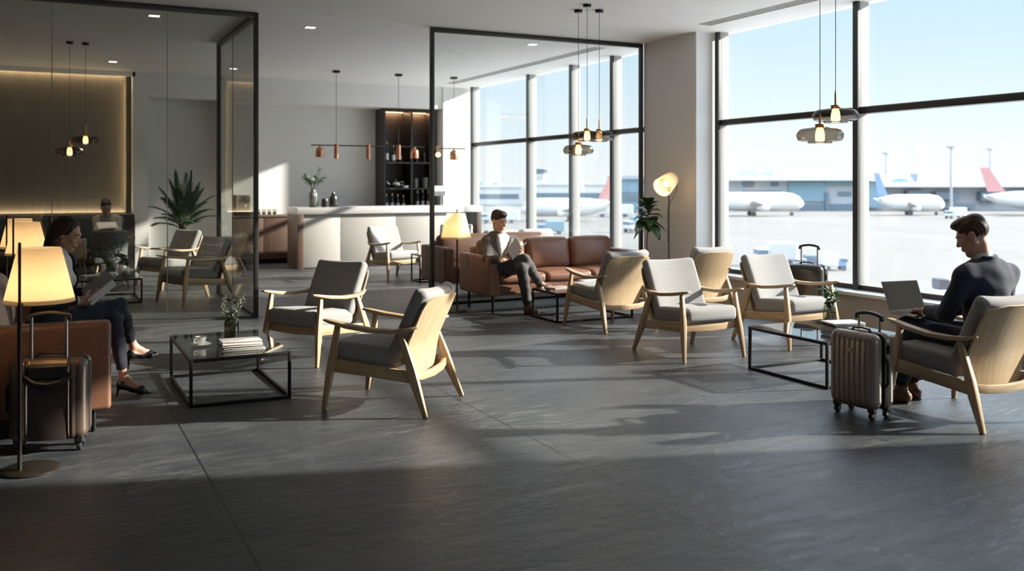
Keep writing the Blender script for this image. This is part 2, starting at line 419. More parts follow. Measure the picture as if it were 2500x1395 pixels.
# ceiling fittings
for i, (x, y, lab) in enumerate([(1.20, 11.95, 'square recessed downlight above the smoked glass room'), (1.04, 16.8, 'recessed downlight near the glowing brown wall'),
        (3.10, 11.93, 'recessed downlight between the two glass partitions'), (6.38, 11.94, 'round-looking downlight behind the clear partition'), (3.01, 16.87, 'far downlight seen through the smoked side glass')]):
    t = thing('ceiling_light', lab, 'ceiling light', (x, y, CE), 0, 'recessed downlights')
    f = MB(); s = .06
    for a in (-1, 1):
        f.b2(a * s, a * (s + .015), -s - .015, s + .015, -.006, -.0005); f.b2(-s, s, a * s, a * (s + .015), -.006, -.0005)
    f.build('trim_ring', M['ceil'], t)
    MB().b2(-s, s, -s, s, -.004, -.001).build('diffuser', M['led'], t)
for (x, ya, yb, lab) in ((7.55, 5.2, 9.45, 'long linear slot vent in the ceiling near the right windows'), (7.42, 11.75, 17.4, 'long linear slot vent in the ceiling behind the clear partition')):
    t = thing('ceiling_vent', lab, 'ceiling vent', (x, (ya + yb) / 2, CE), 0, 'linear slot vents')
    h = (yb - ya) / 2
    MB().b2(-.085, .085, -h, h, -.003, -.0005).build('grille_back', M['rail'], t)
    g = MB()
    for x_ in (-.085, -.028, .028, .085): g.b2(x_ - .009, x_ + .009, -h, h, -.009, -.003)
    g.b2(-.09, .09, -h - .01, -h, -.009, 0); g.b2(-.09, .09, h, h + .01, -.009, 0)
    g.build('blade', M['ceil'], t)
# ================================================================= ARMCHAIRS
def make_chair(name, label, fab, group):
    t = thing(name, label, 'armchair', group=group)
    for s in (-1, 1):
        MB().bar([(s*.340,.375,0),(s*.318,.335,.27),(s*.310,.320,.36),(s*.300,.285,.603)], [(.027,.029),(.040,.056),(.040,.056),(.030,.036)]).build('leg', M['oakz'], t, .006)
        MB().bar([(s*.345,-.405,0),(s*.318,-.315,.22),(s*.310,-.285,.31),(s*.294,-.195,.560)], [(.027,.032),(.040,.064),(.040,.062),(.030,.036)]).build('leg', M['oakz'], t, .006)
        MB().bar([(s*.308,.330,.315),(s*.308,0,.285),(s*.306,-.295,.262)], [(.028,.098),(.026,.080),(.028,.086)]).build('side_rail', M['oaky'], t, .005)
        P = [(s*.300,.395,.628),(s*.304,.34,.618),(s*.312,.20,.592),(s*.318,.02,.572),(s*.314,-.14,.570),(s*.300,-.25,.583),(s*.276,-.315,.603)]
        W = [(.038,.015),(.058,.024),(.076,.030),(.074,.030),(.064,.029),(.054,.027),(.040,.019)]
        MB().bar(P, W, up=(1, 0, 0)).build('armrest', M['oaky'], t, .006)
    MB().bar([(-.300,.300,.300),(0,.305,.292),(.300,.300,.300)], [(.030,.070),(.028,.075),(.030,.070)], up=(0,1,0)).build('front_rail', M['oakx'], t, .005)
    MB().bar([(-.300,-.285,.268),(-.18,-.305,.250),(0,-.315,.244),(.18,-.305,.250),(.300,-.285,.268)], [(.030,.055)]*5, up=(0,1,0)).build('rear_rail', M['oakx'], t, .005)
    MB().rbox((0, .092, .390), (.570, .525, .135), .045, (0, .01, .018), rx=R(4.5)).build('seat_cushion', fab, t, ang=80)
    rx = R(24.5)
    def curve(o): return (o.x, o.y - .9*o.x*o.x*0 + .035*(o.x/.28)**2 - .012*max(0,o.z)**2*4, o.z)
    MB().rbox((0, -.262, .612), (.575, .105, .520), .042, (0, .012, .0), rx=rx, fn=curve, n=6).build('back_cushion', fab, t, ang=80)
    # bent plywood shell on the back
    c, s_ = math.cos(rx), math.sin(rx)
    nu, nv = 14, 16; secs = []
    def pt(u, v, off):
        y = -.066 - off + .035*(u/.28)**2 + (-.55*(max(0, -.10 - v)**1.5) if v < -.10 else 0)
        z = v
        return (u, -.262 + y*c - z*s_, .612 + y*s_ + z*c)
    vs = []; fs = []
    for side in (0, 1):
        for j in range(nv + 1):
            tv = -1 + 2*j/nv
            v = (-.372 + .245)/2 + tv*(.372 + .245)/2 
            a = abs(tv)
            ex = (1 - a**5.5)**(1/5.5) if tv > 0 else (1 - a**3.6)**(1/3.6)
            hw = (.284 + .012*tv) * max(ex, .42 if tv > 0 else .38) if a > .999 else (.284 + .012*tv)*max(ex, .80 if tv > 0 else .70)
            for i in range(nu + 1):
                vs.append(pt(-hw + 2*hw*i/nu, v, .013*side))
    n0 = (nv + 1)*(nu + 1)
    q = lambda sd, j, i: sd*n0 + j*(nu + 1) + i
    for j in range(nv):
        for i in range(nu):
            for sd in (0, 1): fs.append((q(sd,j,i), q(sd,j,i+1), q(sd,j+1,i+1), q(sd,j+1,i)))
    for j in range(nv):
        for i in (0, nu): fs.append((q(0,j,i), q(0,j+1,i), q(1,j+1,i), q(1,j,i)))
    for i in range(nu):
        for j in (0, nv): fs.append((q(0,j,i), q(0,j,i+1), q(1,j,i+1), q(1,j,i)))
    MB().add(vs, fs).build('back_shell', M['oakply'], t, ang=50)
    return t
G1 = 'oak lounge armchairs'
ch = make_chair('lounge_armchair', 'foreground armchair right of the teacup table, its oak back turned to us', M['fabric'], G1)
def hd(fx, fy): return math.atan2(fy, fx) - PI/2
ch.location = (2.27, 6.40, 0); ch.rotation_euler.z = hd(-.71, .70)
CH = [((2.25, 8.37), (-.85, -.52), 'grey armchair with half-shaded cushion facing the glass coffee table with the teacup'),
      ((5.62, 8.72), (-.08, 1), 'oak-backed armchair facing the leather sofa with the reading man'),
      ((5.395, 6.99), (0, -1), 'sunlit grey armchair in front of the white column, nearest of the right group'),
      ((6.86, 8.80), (-.05, 1), 'oak-backed armchair directly before the white column, half hidden by other armchairs'),
      ((6.65, 7.04), (.03, -1), 'sunlit grey armchair by the window beside the black suitcase'),
      ((5.68, 4.29), (.03, 1), 'armchair occupied by the man with the laptop'),
      ((1.83, 13.03), (-.92, -.385), 'grey armchair nearest the glass inside the smoked glass room'),
      ((1.74, 15.03), (-.88, -.47), 'grey armchair below the potted palm inside the glass room')]
for (x, y), f, lab in CH: dup(ch, (x, y, 0), hd(*f), lab, G1)
c2 = make_chair('lounge_armchair', 'pale linen armchair standing alone before the bar counter', M['fabric_lt'], G1)
c2.location = (5.216, 14.71, 0); c2.rotation_euler.z = hd(.24, -.97)
dup(c2, (6.35, 14.75, 0), hd(-.5, -.87), 'pale armchair mostly hidden behind the lit floor lamp left of the reading man', G1)

# ================================================================= SOFAS
def make_sofa(name, label, loc, rz, L, D, m, leg, arm, seat, back, nc=3, nb=2, cush=None, at=.15):
    t = thing(name, label, 'sofa', loc, rz, 'lounge sofas')
    h, d = L/2, D/2
    MB().rbox((0, .02, leg + .075), (L - 2*at + .04, D - .06, .15), .025).build('base', m, t, ang=70)
    for s in (-1, 1):
        MB().rbox((s*(h - at/2), 0, (leg + arm)/2), (at, D, arm - leg), .028, (.006, 0, .004)).build('arm', m, t, ang=70)
        MB().b2(s*h - s*.002 if s > 0 else -h - .0060, s*h + .0060 if s > 0 else -h + .002, d - .30, d - .297, leg + .05, arm - .03).build('seam', m, t)
        for y in (-d + .10, d - .10):
            MB().cyl((s*(h - .10), y, 0), (s*(h - .10), y, leg + .02), .016, .018, 12).build('leg', M['black'], t)
    MB().rbox((0, d - .09, (leg + back - .10)/2 + .02), (L - 2*at + .03, .17, back - .10 - leg), .05, (0, .006, .008)).build('back', m, t, ang=70)
    w = (L - 2*at)/nc
    for i in range(nc):
        MB().rbox((-h + at + w*(i + .5), -.07, (leg + .14 + seat)/2), (w - .006, D - .19, seat - leg - .13), .05, (0, .012, .022), n=6).build('seat_cushion', m, t, ang=80)
    w = (L - 2*at)/nb
    for i in range(nb):
        MB().rbox((-h + at + w*(i + .5), d - .24, (seat + back)/2), (w - .012, .19, back - seat + .03), .075, (0, .035, .012), rx=R(-9), n=6).build('back_cushion', cush or m, t, ang=80)
    return t
make_sofa('leather_sofa', 'cognac leather sofa on which the man in the grey suit reads', (5.935, 10.52, 0), 0, 2.30, .90, M['leather'], .22, .70, .475, .86, 3, 3)
make_sofa('leather_sofa', 'cognac leather sofa on which the woman in the dark blazer reads', (-.09, 7.58, 0), PI/2, 2.30, .96, M['leather'], .15, .712, .47, .86, 3, 3, M['cushion_pale'])
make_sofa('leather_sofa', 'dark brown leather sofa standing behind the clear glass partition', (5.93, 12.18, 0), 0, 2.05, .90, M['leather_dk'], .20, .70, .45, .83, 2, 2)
make_sofa('fabric_sofa', 'grey fabric sofa seen over the leather sofa, furthest by the far windows', (7.08, 13.55, 0), 0, 1.6, .85, M['fabric_lt'], .15, .60, .43, .80, 2, 2)
make_sofa('leather_sofa', 'brown leather sofa with pale cushions behind the far floor lamps at the left edge', (-1.15, 10.2, 0), PI/2, 1.5, .90, M['leather'], .15, .66, .45, .86, 2, 2, M['cushion_pale'])

# ================================================================= COFFEE TABLES
def make_table(name, label, x0, x1, y0, y1, h, bar=.022, group='glass coffee tables'):
    t = thing(name, label, 'coffee table', ((x0 + x1)/2, (y0 + y1)/2, 0), 0, group)
    a, b = (x1 - x0)/2, (y1 - y0)/2; k = bar/2
    for sx in (-1, 1):
        for sy in (-1, 1):
            MB().box((sx*(a - k), sy*(b - k), h/2 - .004), (bar, bar, h - .008)).build('leg', M['black'], t, .002)
    for nm, z in (('top_frame', h - .008 - k), ('bottom_frame', k)):
        f = MB()
        for s in (-1, 1):
            f.box((s*(a - k), 0, z), (bar, 2*b - 2*bar, bar)); f.box((0, s*(b - k), z), (2*a - 2*bar, bar, bar))
        f.build(nm, M['black'], t, .002)
    MB().box((0, 0, h - .004), (2*a - .004, 2*b - .004, .008)).build('glass_top', M['glass_table'], t)
    return t
make_table('coffee_table', 'black framed glass coffee table in the left foreground carrying cup, vase and books', .925, 1.645, 6.88, 8.03, .35)
make_table('coffee_table', 'black framed glass coffee table right of centre beside the taupe suitcase', 5.40, 6.25, 5.28, 6.18, .37)
make_table('coffee_table', 'low glass coffee table before the cognac sofa with the reading man', 5.21, 6.25, 9.16, 9.77, .345)
make_table('coffee_table', 'glass coffee table with the white tea set inside the smoked glass room', .36, 1.18, 13.2, 14.3, .335)
make_table('side_table', 'small dark metal side table beside the pale linen armchair', 5.36, 5.78, 13.85, 14.25, .45)

# ================================================================= FLOOR LAMPS
LAMPS = []
def make_lamp(label, x, y, rz):
    t = thing('floor_lamp', label, 'floor lamp', (x, y, 0), rz, 'lit floor lamps with conical shades')
    MB().lathe([(.0, 0), (.148, 0), (.155, .004), (.155, .010), (.150, .014), (.0, .016)], (.045, -.035, 0), 48).build('base', M['lamp_metal'], t)
    MB().cyl((0, 0, .014), (0, 0, .93), .0115, .0115, 14).build('pole', M['lamp_metal'], t)
    MB().tube([(0, 0, .93), (0, 0, 1.265), (0, 0, 1.27)], [.008, .008, .004], 12).build('upper_pole', M['lamp_metal'], t)
    c = (.215, 0, 0)
    MB().cyl((0, 0, .922), (.215, 0, .922), .005, .005, 10).build('bracket', M['lamp_metal'], t)
    MB().lathe([(.188, .915), (.113, 1.225), (.110, 1.225), (.185, .915)], c, 56).build('lamp_shade', M['shade'], t)
    MB().lathe([(.0, 1.025), (.02, 1.03), (.032, 1.05), (.028, 1.07), (.014, 1.09), (0, 1.095)], c, 20).build('bulb', M['bulb'], t)
    MB().lathe([(0, .935), (.178, .935), (.178, .938), (0, .938)], c, 40).build('diffuser', M['shade'], t)  # disc added to cut the light falling below the shade
    l = bpy.data.lights.new('lamp_light', 'POINT'); l.energy = 5.2; l.color = (1, .74, .47); l.shadow_soft_size = .035
    o = bpy.data.objects.new('lamp_light', l); COL.objects.link(o); o.parent = t; o.location = (c[0], c[1], 1.0)
    return t
make_lamp('lit floor lamp in the left foreground, nearest of the row', -.115, 5.779, R(63))
make_lamp('lit floor lamp second in the row at the left edge, beyond the leather sofa', -.245, 9.72, R(60))
make_lamp('lit floor lamp furthest in the row at the left edge, before the glass', -.33, 10.72, R(58))
make_lamp('lit floor lamp standing left of the man on the cognac sofa', 4.60, 10.60, R(-117))

# tilted reading lamp by the column
t = thing('reading_lamp', 'slim floor lamp with a tilted glowing drum shade by the white column', 'floor lamp', (7.55, 10.22, 0))
MB().lathe([(0, 0), (.13, 0), (.13, .012), (0, .015)], n=36).build('base', M['lamp_metal'], t)
MB().cyl((0, 0, .01), (0, 0, 1.50), .009, .008, 12).build('pole', M['lamp_metal'], t)
ax = Vector((-.80, -.30, -.42)).normalized()
rot = ax.to_track_quat('Z', 'Y').to_matrix().to_4x4()
mm = MB(); mm.M = Matrix.Translation((-.02, .0, 1.60)) @ rot
mm.lathe([(0, -.14), (.06, -.14), (.098, -.12), (.108, -.06), (.135, .15), (.131, .15), (.104, -.06), (.094, -.116), (.06, -.136), (0, -.136)], n=40).build('lamp_shade', M['shade'], t)
mm = MB(); mm.M = Matrix.Translation((-.02, .0, 1.60)) @ rot
mm.lathe([(0, .075), (.04, .07), (.058, .03), (.05, -.02), (.03, -.05), (0, -.06)], n=24).build('bulb', M['bulb_dim'], t)
MB().tube([(.06, 0, 1.66), (.14, 0, 1.62), (.14, .01, 1.50), (.06, .0, 1.38), (-.03, -.03, 1.28), (-.05, -.03, 1.10), (-.03, -.02, .80)], .0035, 6).build('cord', M['plastic'], t)
l = bpy.data.lights.new('lamp_light', 'POINT'); l.energy = 4; l.color = (1, .66, .36); l.shadow_soft_size = .05
o = bpy.data.objects.new('lamp_light', l); COL.objects.link(o); o.parent = t; o.location = Vector((-.02, 0, 1.60)) + ax*.11

# ================================================================= PENDANTS
def make_pendant(label, x, y, zt, zb, dia, stem=.16):
    t = thing('pendant_lamp', label, 'pendant lamp', (x, y, CE), 0, 'smoked glass disc pendants')
    z = lambda a: a - CE; h = zt - zb; r = dia/2
    MB().lathe([(0, -.035), (.045, -.035), (.048, -.03), (.048, -.001), (0, -.001)], n=28).build('canopy', M['black'], t)
    MB().cyl((0, 0, -.03), (0, 0, z(zt) + stem), .0028, .0028, 6).build('cord', M['black'], t)
    MB().tube([(0, 0, z(zt) + stem), (0, 0, z(zt) + stem - .03), (0, 0, z(zt))], [.004, .0085, .0085], 12).build('stem', M['brass'], t)
    MB().lathe([(0, .022), (.035, .02), (.038, .008), (.03, -.004)], (0, 0, z(zt)), 24).build('holder', M['brass'], t)
    MB().lathe([(.03, 0), (.09, -.012), (.14, -.018), (r*.88, -.028), (r*.97, -.05), (r, -h*.48), (r*.985, -h*.66), (r*.92, -h*.82), (r*.80, -h*.87), (r*.52, -h*.88), (r*.50, -h), (r*.46, -h)], (0, 0, z(zt)), 48).build('glass_shade', M['glass_smoke'], t)
    MB().lathe([(.022, -.005), (.03, -.03), (.036, -.06), (.036, -h*.80), (.028, -h*.88), (0, -h*.90)], (0, 0, z(zt)), 20).build('bulb', M['bulb_soft'], t)
    l = bpy.data.lights.new('pendant_light', 'POINT'); l.energy = 2.0; l.color = (1, .68, .36); l.shadow_soft_size = .04
    o = bpy.data.objects.new('pendant_light', l); COL.objects.link(o); o.parent = t; o.location = (0, 0, z(zb) - .03)
for a in [('smoked glass disc pendant lower in the pair before the right window', 5.387, 5.343, 2.035, 1.905, .355, .10),
          ('smoked glass disc pendant higher in the pair before the right window', 5.572, 5.362, 2.190, 2.070, .355, .14),
          ('smoked glass disc pendant lowest in the cluster of three', 5.583, 9.312, 2.05, 1.915, .355, .15),
          ('smoked glass disc pendant with leftmost body of the upper two in the cluster', 5.50, 8.98, 2.192, 2.065, .355, .15),
          ('smoked glass disc pendant hanging rightmost in the cluster of three', 5.800, 9.20, 2.204, 2.075, .355, .15),
          ('smoked glass disc pendant lower in the pair inside the smoked glass room', .340, 14.69, 2.115, 1.975, .37, .10),
          ('smoked glass disc pendant higher in the pair inside the smoked glass room', .548, 14.708, 2.280, 2.150, .37, .16)]: make_pendant(*a)
def linear(label, x0, x1, y, z, cords, bells, cyls):
    t = thing('linear_pendant', label, 'pendant lamp', ((x0 + x1)/2, y, CE)); xm = (x0 + x1)/2
    MB().cyl((x0 - xm, 0, z - CE), (x1 - xm, 0, z - CE), .011, .011, 10).build('bar', M['black'], t)
    for x in cords:
        MB().b2(x - xm - .055, x - xm + .055, -.055, .055, -.04, 0).build('canopy', M['black'], t, .003)
        MB().cyl((x - xm, 0, -.04), (x - xm, 0, z - CE), .004, .004, 6).build('cord', M['black'], t)
    for x in bells:
        b = MB().lathe([(.016, -.005), (.018, -.03), (.05, -.045), (.072, -.075), (.078, -.11), (.080, -.215), (.076, -.215), (.074, -.11), (.05, -.055), (.02, -.04)], (x - xm, 0, z - CE), 28).build('shade', M['copper'], t)
        MB().lathe([(0, -.19), (.03, -.18), (.04, -.15), (.02, -.10)], (x - xm, 0, z - CE), 16).build('bulb', M['bulb_soft'], t)
    for x in cyls:
        b = MB().lathe([(.01, .03), (.040, .025), (.042, -.24), (.038, -.24), (.038, .0)], (x - xm, 0, z - CE), 24).build('shade', M['copper'], t)
        MB().lathe([(0, -.225), (.03, -.22), (.03, -.19)], (x - xm, 0, z - CE), 16).build('bulb', M['bulb_soft'], t)
linear('long black bar pendant with copper shades over the bar counter', 4.26, 6.42, 16.33, 2.27, [4.716, 5.901], [4.417, 6.217], [4.716, 5.315, 5.901])
linear('short black bar pendant with a single copper shade behind the clear partition', 6.62, 7.25, 16.33, 2.25, [7.02], [7.02], [])

# ================================================================= BAR
t = thing('bar_counter', 'stone topped bar counter with pale front and walnut ends', 'bar counter', (6.05, 17.36, 0))
xo, yo = 6.05, 17.36
MB().b2(4.17 - xo, 7.52 - xo, 16.97 - yo, 17.75 - yo, 1.01, 1.135).b2(7.52 - xo, 7.92 - xo, 16.97 - yo, 17.75 - yo, 1.01, 1.135).build('counter_top', M['counter'], t, .004)
MB().b2(4.17 - xo, 4.285 - xo, 16.972 - yo, 17.75 - yo, 0, 1.01).build('end_panel', M['walnut'], t, .003)
MB().b2(7.80 - xo, 7.90 - xo, 16.972 - yo, 17.75 - yo, 0, 1.01).build('end_panel', M['walnut'], t, .003)
for a, b in ((4.285, 5.0), (5.0, 6.1), (6.1, 7.2), (7.2, 7.50)):
    MB().b2(a - xo + .003, b - xo - .003, 17.03 - yo, 17.07 - yo, .02, 1.008).build('front_panel', M['counterpanel'], t, .002)
MB().b2(7.50 - xo, 7.80 - xo, 17.4 - yo, 17.44 - yo, 0, 1.01).build('front_panel', M['walnut_dk'], t, .002)
t = thing('back_cabinet', 'low walnut cabinet run along the wall left of the bar counter', 'cabinet', (3.87, 18.76, 0))
MB().b2(-.63, .63, -.26, .27, .09, .91).build('body', M['walnut_dk'], t)
MB().b2(-.64, .64, -.30, .27, .915, .955).build('worktop', M['walnut'], t, .003)
MB().b2(-.60, .60, -.20, .2, 0, .09).build('plinth', M['black'], t)
for a, b in ((-.63, -.21), (-.21, .0), (.0, .55)):
    MB().b2(a + .004, b - .004, -.285, -.262, .095, .90).build('door', M['walnut'], t, .002)
t = thing('shelf_unit', 'tall black shelf unit with lit top bays behind the bar counter', 'shelving unit', (6.90, 18.72, 0))
sx0, sx1, xm, dp = -.55, .62, .07, .30
sh = MB()
MB().b2(sx0, sx1, dp - .02, dp, .0, 3.155).build('back_panel', M['walnut_dk'], t)
for x in (sx0, xm - .02, sx1 - .04): MB().b2(x, x + .04, -.25, dp - .02, 0, 3.155).build('upright', M['shelfdk'], t)
for z in (3.115, 2.0, 1.455, 1.0):
    for a, b in ((sx0 + .04, xm - .02), (xm + .02, sx1 - .04)): MB().b2(a, b, -.235, dp - .02, z, z + .032).build('shelf', M['shelfdk'], t)
for a, b in ((sx0 + .05, xm - .03), (xm + .03, sx1 - .05)):
    MB().b2(a, b, dp - .09, dp - .06, 3.105, 3.114).build('led_strip', M['bulb_soft'], t)
    l = bpy.data.lights.new('shelf_light', 'AREA'); l.shape = 'RECTANGLE'; l.size = b - a; l.size_y = .03; l.energy = 2.6; l.color = (1, .62, .36)
    o = bpy.data.objects.new('shelf_light', l); COL.objects.link(o); o.parent = t; o.location = ((a + b)/2, dp - .075, 3.10)
def bottle(x, y, z, h, r, lab, m=None):
    t = thing('bottle', lab, 'bottle', (x, y, z), 0, 'bottles on the bar shelves')
    MB().lathe([(0, 0), (r*.95, 0), (r, .01), (r, h*.52), (r*.9, h*.58), (r*.36, h*.70), (r*.32, h*.90), (r*.38, h*.91), (r*.38, h*.95), (0, h*.95)], n=18).build('body', m or M['bottle'], t)
    MB().lathe([(r*1.015, h*.10), (r*1.015, h*.42)], n=18).build('label', M['label'], t)
    MB().lathe([(r*.34, h*.84), (r*.42, h*.84), (r*.42, h), (0, h)], n=14).build('capsule', M['gold'], t)
bx = 6.90
k = ['leftmost', 'second', 'third', 'fourth']
for i in range(4): bottle(bx - .455 + i*.125, 18.58, 1.0330, (.33, .34, .32, .30)[i], .036, 'small labelled bottle on the lowest shelf bay at left, %s of four' % k[i])
for i in range(3): bottle(bx + .24 + i*.12, 18.58, 1.0330, (.40, .42, .40)[i], .034, 'tall bottle on the lowest right shelf bay, %s of three' % k[i])
for i in range(2): bottle(bx - .44 + i*.15, 18.60, 2.0330, (.44, .36)[i], .040, ('tall white-labelled bottle on the upper left shelf, leftmost', 'shorter white-labelled bottle on the upper left shelf, second')[i])
for i, (x, r, h, lab) in enumerate([(-.13, .042, .13, 'small grey tumbler at the right end of the upper left shelf'), (.22, .06, .22, 'glass jar at the left of the upper right shelf'), (.40, .05, .20, 'rounded smoky jar at the right of the upper right shelf')]):
    o = MB().lathe([(0, 0), (r, 0), (r, h*.8), (r*.8, h), (r*.7, h), (r*.9, h*.78), (r*.9, .01), (0, .01)], n=20).build('glass_jar', M['glass_vase'], None)
    o.location = (bx + x, 18.60, 2.0330); tag(o, lab, 'jar')
for i, (x, r, h) in enumerate([(.20, .055, .20), (.42, .068, .22)]):
    o = MB().lathe([(0, 0), (r*.9, 0), (r, h), (r*.93, h), (r*.84, .01), (0, .01)], n=22).build('ceramic_tumbler', M['greyvase'], None)
    o.location = (bx + x, 18.58, 1.4880); tag(o, ('smaller grey tumbler on the middle right shelf', 'larger grey tumbler on the middle right shelf')[i], 'tumbler')
t = thing('teapot', 'round silver teapot on the middle left shelf', 'teapot', (bx - .26, 18.56, 1.4880))
MB().lathe([(0, .0), (.07, .0), (.115, .04), (.125, .08), (.10, .13), (.05, .155), (0, .16)], n=24).build('body', M['chrome'], t)
MB().tube([(.10, 0, .12), (.17, 0, .14), (.18, 0, .08), (.12, 0, .05)], .012, 8).build('handle', M['chrome'], t)
MB().tube([(-.10, 0, .06), (-.16, 0, .09), (-.19, 0, .13)], [.02, .014, .01], 8).build('spout', M['chrome'], t)
MB().lathe([(0, .19), (.012, .185), (.014, .17), (.03, .155)], n=12).build('lid', M['chrome'], t)
t = thing('serving_dish', 'pale oval dish beside the silver teapot on the shelf', 'dish', (bx - .06, 18.50, 1.4880))
MB().lathe([(0, 0), (.05, 0), (.07, .05), (.066, .05), (.045, .008), (0, .008)], n=20).build('bowl', M['white'], t)
# sign
t = thing('counter_sign', 'small white notice on a metal stand at the right of the bar counter', 'sign', (7.12, 17.30, 1.135))
MB().b2(-.10, .10, -.06, .06, 0, .008).build('foot', M['chrome'], t)
MB().cyl((0.03, 0, .008), (.03, 0, .22), .018, .018, 10).build('stem', M['chrome'], t)
MB().b2(-.12, .12, -.012, .012, .20, .29).build('holder', M['chrome'], t)
MB().b2(-.13, .13, -.008, .008, .29, .40).build('notice', M['paper'], t)
MB().b2(.05, .07, -.0095, -.008, .345, .362).b2(.085, .10, -.0095, -.008, .325, .34).b2(-.11, -.10, -.0095, -.008, .38, .39).build('mark', M['ink'], t)
# coffee machine
t = thing('coffee_machine', 'grey coffee machine on the walnut cabinet seen through the glass', 'coffee machine', (3.50, 18.70, .955))
MB().rbox((0, .0, .235), (.26, .30, .33), .02).build('body', M['case_taupe'], t)
MB().b2(-.18, -.13, -.10, .16, 0, .40).build('water_tank', M['black'], t, .006)
MB().b2(-.02, .125, -.17, -.148, .27, .385).build('display', M['chrome'], t, .003)
MB().b2(-.14, .14, -.19, .16, 0, .06).build('drip_tray', M['black'], t, .004)
MB().lathe([(0, 0), (.024, 0), (.024, .01), (0, .012)], n=18).build('button', M['white'], t).matrix_local = Matrix.Translation((.04, -.15, .19)) @ Matrix.Rotation(R(90), 4, 'X')
MB().b2(.025, .055, -.152, -.149, .135, .142).build('badge', M['white'], t)
for i in range(5):
    t = thing('glass_mug', 'glass mug on the walnut cabinet, %s of the row of five' % ['leftmost', 'second from left', 'middle', 'second from right', 'rightmost'][i], 'mug', (3.70 + i*.105, 18.62, .955), 0, 'glass mugs beside the coffee machine')
    MB().lathe([(0, .004), (.034, .004), (.036, .012), (.036, .115), (.033, .115), (.033, .012)], n=18).build('cup', M['glass_clear'], t)
    MB().lathe([(0, .0125), (.0325, .0125), (.0325, .055), (0, .055)], n=18).build('coffee', M['bookdk'], t)
    MB().tube([(.034, 0, .10), (.062, 0, .098), (.066, 0, .06), (.036, 0, .03)], .005, 8).build('handle', M['white'], t)

# ================================================================= BANQUETTE CORNER
t = thing('banquette', 'long dark green banquette bench under the glowing brown wall', 'banquette', (-2.25, 17.46, 0))
MB().b2(-3.6, 3.55, -.40, .25, 0, .24).build('plinth', M['black'], t)
for i in range(6):
    x = -3.6 + i*1.19
    MB().rbox((x + .595, -.14, .345), (1.185, .66, .20), .05, (0, .01, .02)).build('seat_cushion', M['fabric_green'], t, ang=80)
    MB().rbox((x + .595, .22, .72), (1.185, .16, .58), .05, (0, .02, .01), rx=R(-6)).build('back_cushion', M['fabric_green'], t, ang=80)
struct('wall_banquette', MB().b2(XL, 1.46, 17.80, 18.42, 0, 1.03), M['walnut_dk'])
t = thing('tub_chair', 'grey rounded tub chair, back to us, before the man in beige sweater', 'chair', (.90, 15.45, 0), R(4))
def tub(o): return (o.x*(1 - .08*max(0, -o.z)/.3), o.y + .16*(o.x/.26)**2 , o.z)
MB().rbox((0, -.22, .62), (.53, .07, .50), .032, fn=tub, n=10).build('backrest', M['tubfabric'], t, ang=80)
MB().rbox((0, .02, .42), (.50, .50, .10), .04, (0, 0, .015)).build('seat', M['tubfabric'], t, ang=80)
for sx, sy in ((-1, -1), (1, -1), (1, 1), (-1, 1)): MB().cyl((sx*.17, sy*.17, .38), (sx*.25, sy*.25, 0), .018, .011, 12).build('leg', M['oakz'], t)
t = thing('dining_chair', 'low tan wooden chair left of the grey tub chair in the glass room', 'chair', (.36, 15.55, 0), R(8))
MB().rbox((0, -.20, .60), (.44, .035, .30), .016, fn=lambda o: (o.x, o.y + .10*(o.x/.22)**2, o.z), n=8).build('backrest', M['oakx'], t, ang=80)
MB().rbox((0, .02, .42), (.44, .44, .05), .02).build('seat', M['tubfabric'], t, ang=80)
for sx, sy in ((-1, -1), (1, -1), (1, 1), (-1, 1)): MB().bar([(sx*.17, sy*.17, .40), (sx*.21, sy*.21, 0)], [(.03, .03), (.02, .02)]).build('leg', M['oakz'], t, .004)
MB().bar([(-.18, -.19, .42), (-.20, -.14, .52)], [(.03, .02), (.03, .02)]).bar([(.18, -.19, .42), (.20, -.14, .52)], [(.03, .02), (.03, .02)]).build('back_post', M['oakz'], t, .003)
t = thing('bistro_table', 'small dark round table before the man in the pale sweater', 'table', (1.02, 16.02, 0))
MB().lathe([(0, .70), (.30, .70), (.305, .71), (.305, .722), (0, .722)], n=40).build('table_top', M['walnut_dk'], t)
MB().cyl((0, 0, .02), (0, 0, .70), .03, .03, 16).build('pedestal', M['black'], t)
MB().lathe([(0, 0), (.22, 0), (.22, .012), (.03, .025), (0, .025)], n=32).build('base', M['black'], t)
# ================================================================= THINGS ON THE TABLES
def book(x, y, z, w, d, h, rz, cover, lab, group, hard=True):
    t = thing('book', lab, 'book', (x, y, z), rz, group)
    c = .003
    MB().b2(-w/2, w/2, -d/2, d/2, 0, c).b2(-w/2, w/2, -d/2, d/2, h - c, h).b2(-w/2, -w/2 + c, -d/2, d/2, c, h - c).build('cover', cover, t, .0008)
    MB().b2(-w/2 + c, w/2 - .004, -d/2 + .004, d/2 - .004, c, h - c).build('pages', M['page'], t)
    return t
def stack(items, x, y, z, rz, group):
    for w, d, h, dx, dy, dr, cov, lab in items:
        last = book(x + dx, y + dy, z, w, d, h, rz + dr, cov, lab, group); z += h + .0004
    return last, z
g = 'books stacked on the left coffee table'
top, _ = stack([(.31, .225, .012, .012, -.006, R(-4), M['bookwhite'], 'bottom magazine of the stack on the left coffee table'),
       (.30, .22, .014, .004, .0, R(2), M['bookdk'], 'dark thin book second from bottom on the left coffee table'),
       (.295, .215, .015, .0, .003, R(-1), M['bookwhite'], 'pale book second from top on the left coffee table'),
       (.29, .21, .022, -.004, .0, R(1), M['bookwhite'], 'top pale book with dark lettering on the left coffee table')], 1.335, 7.17, .3502, R(-2), g)
ink = MB()
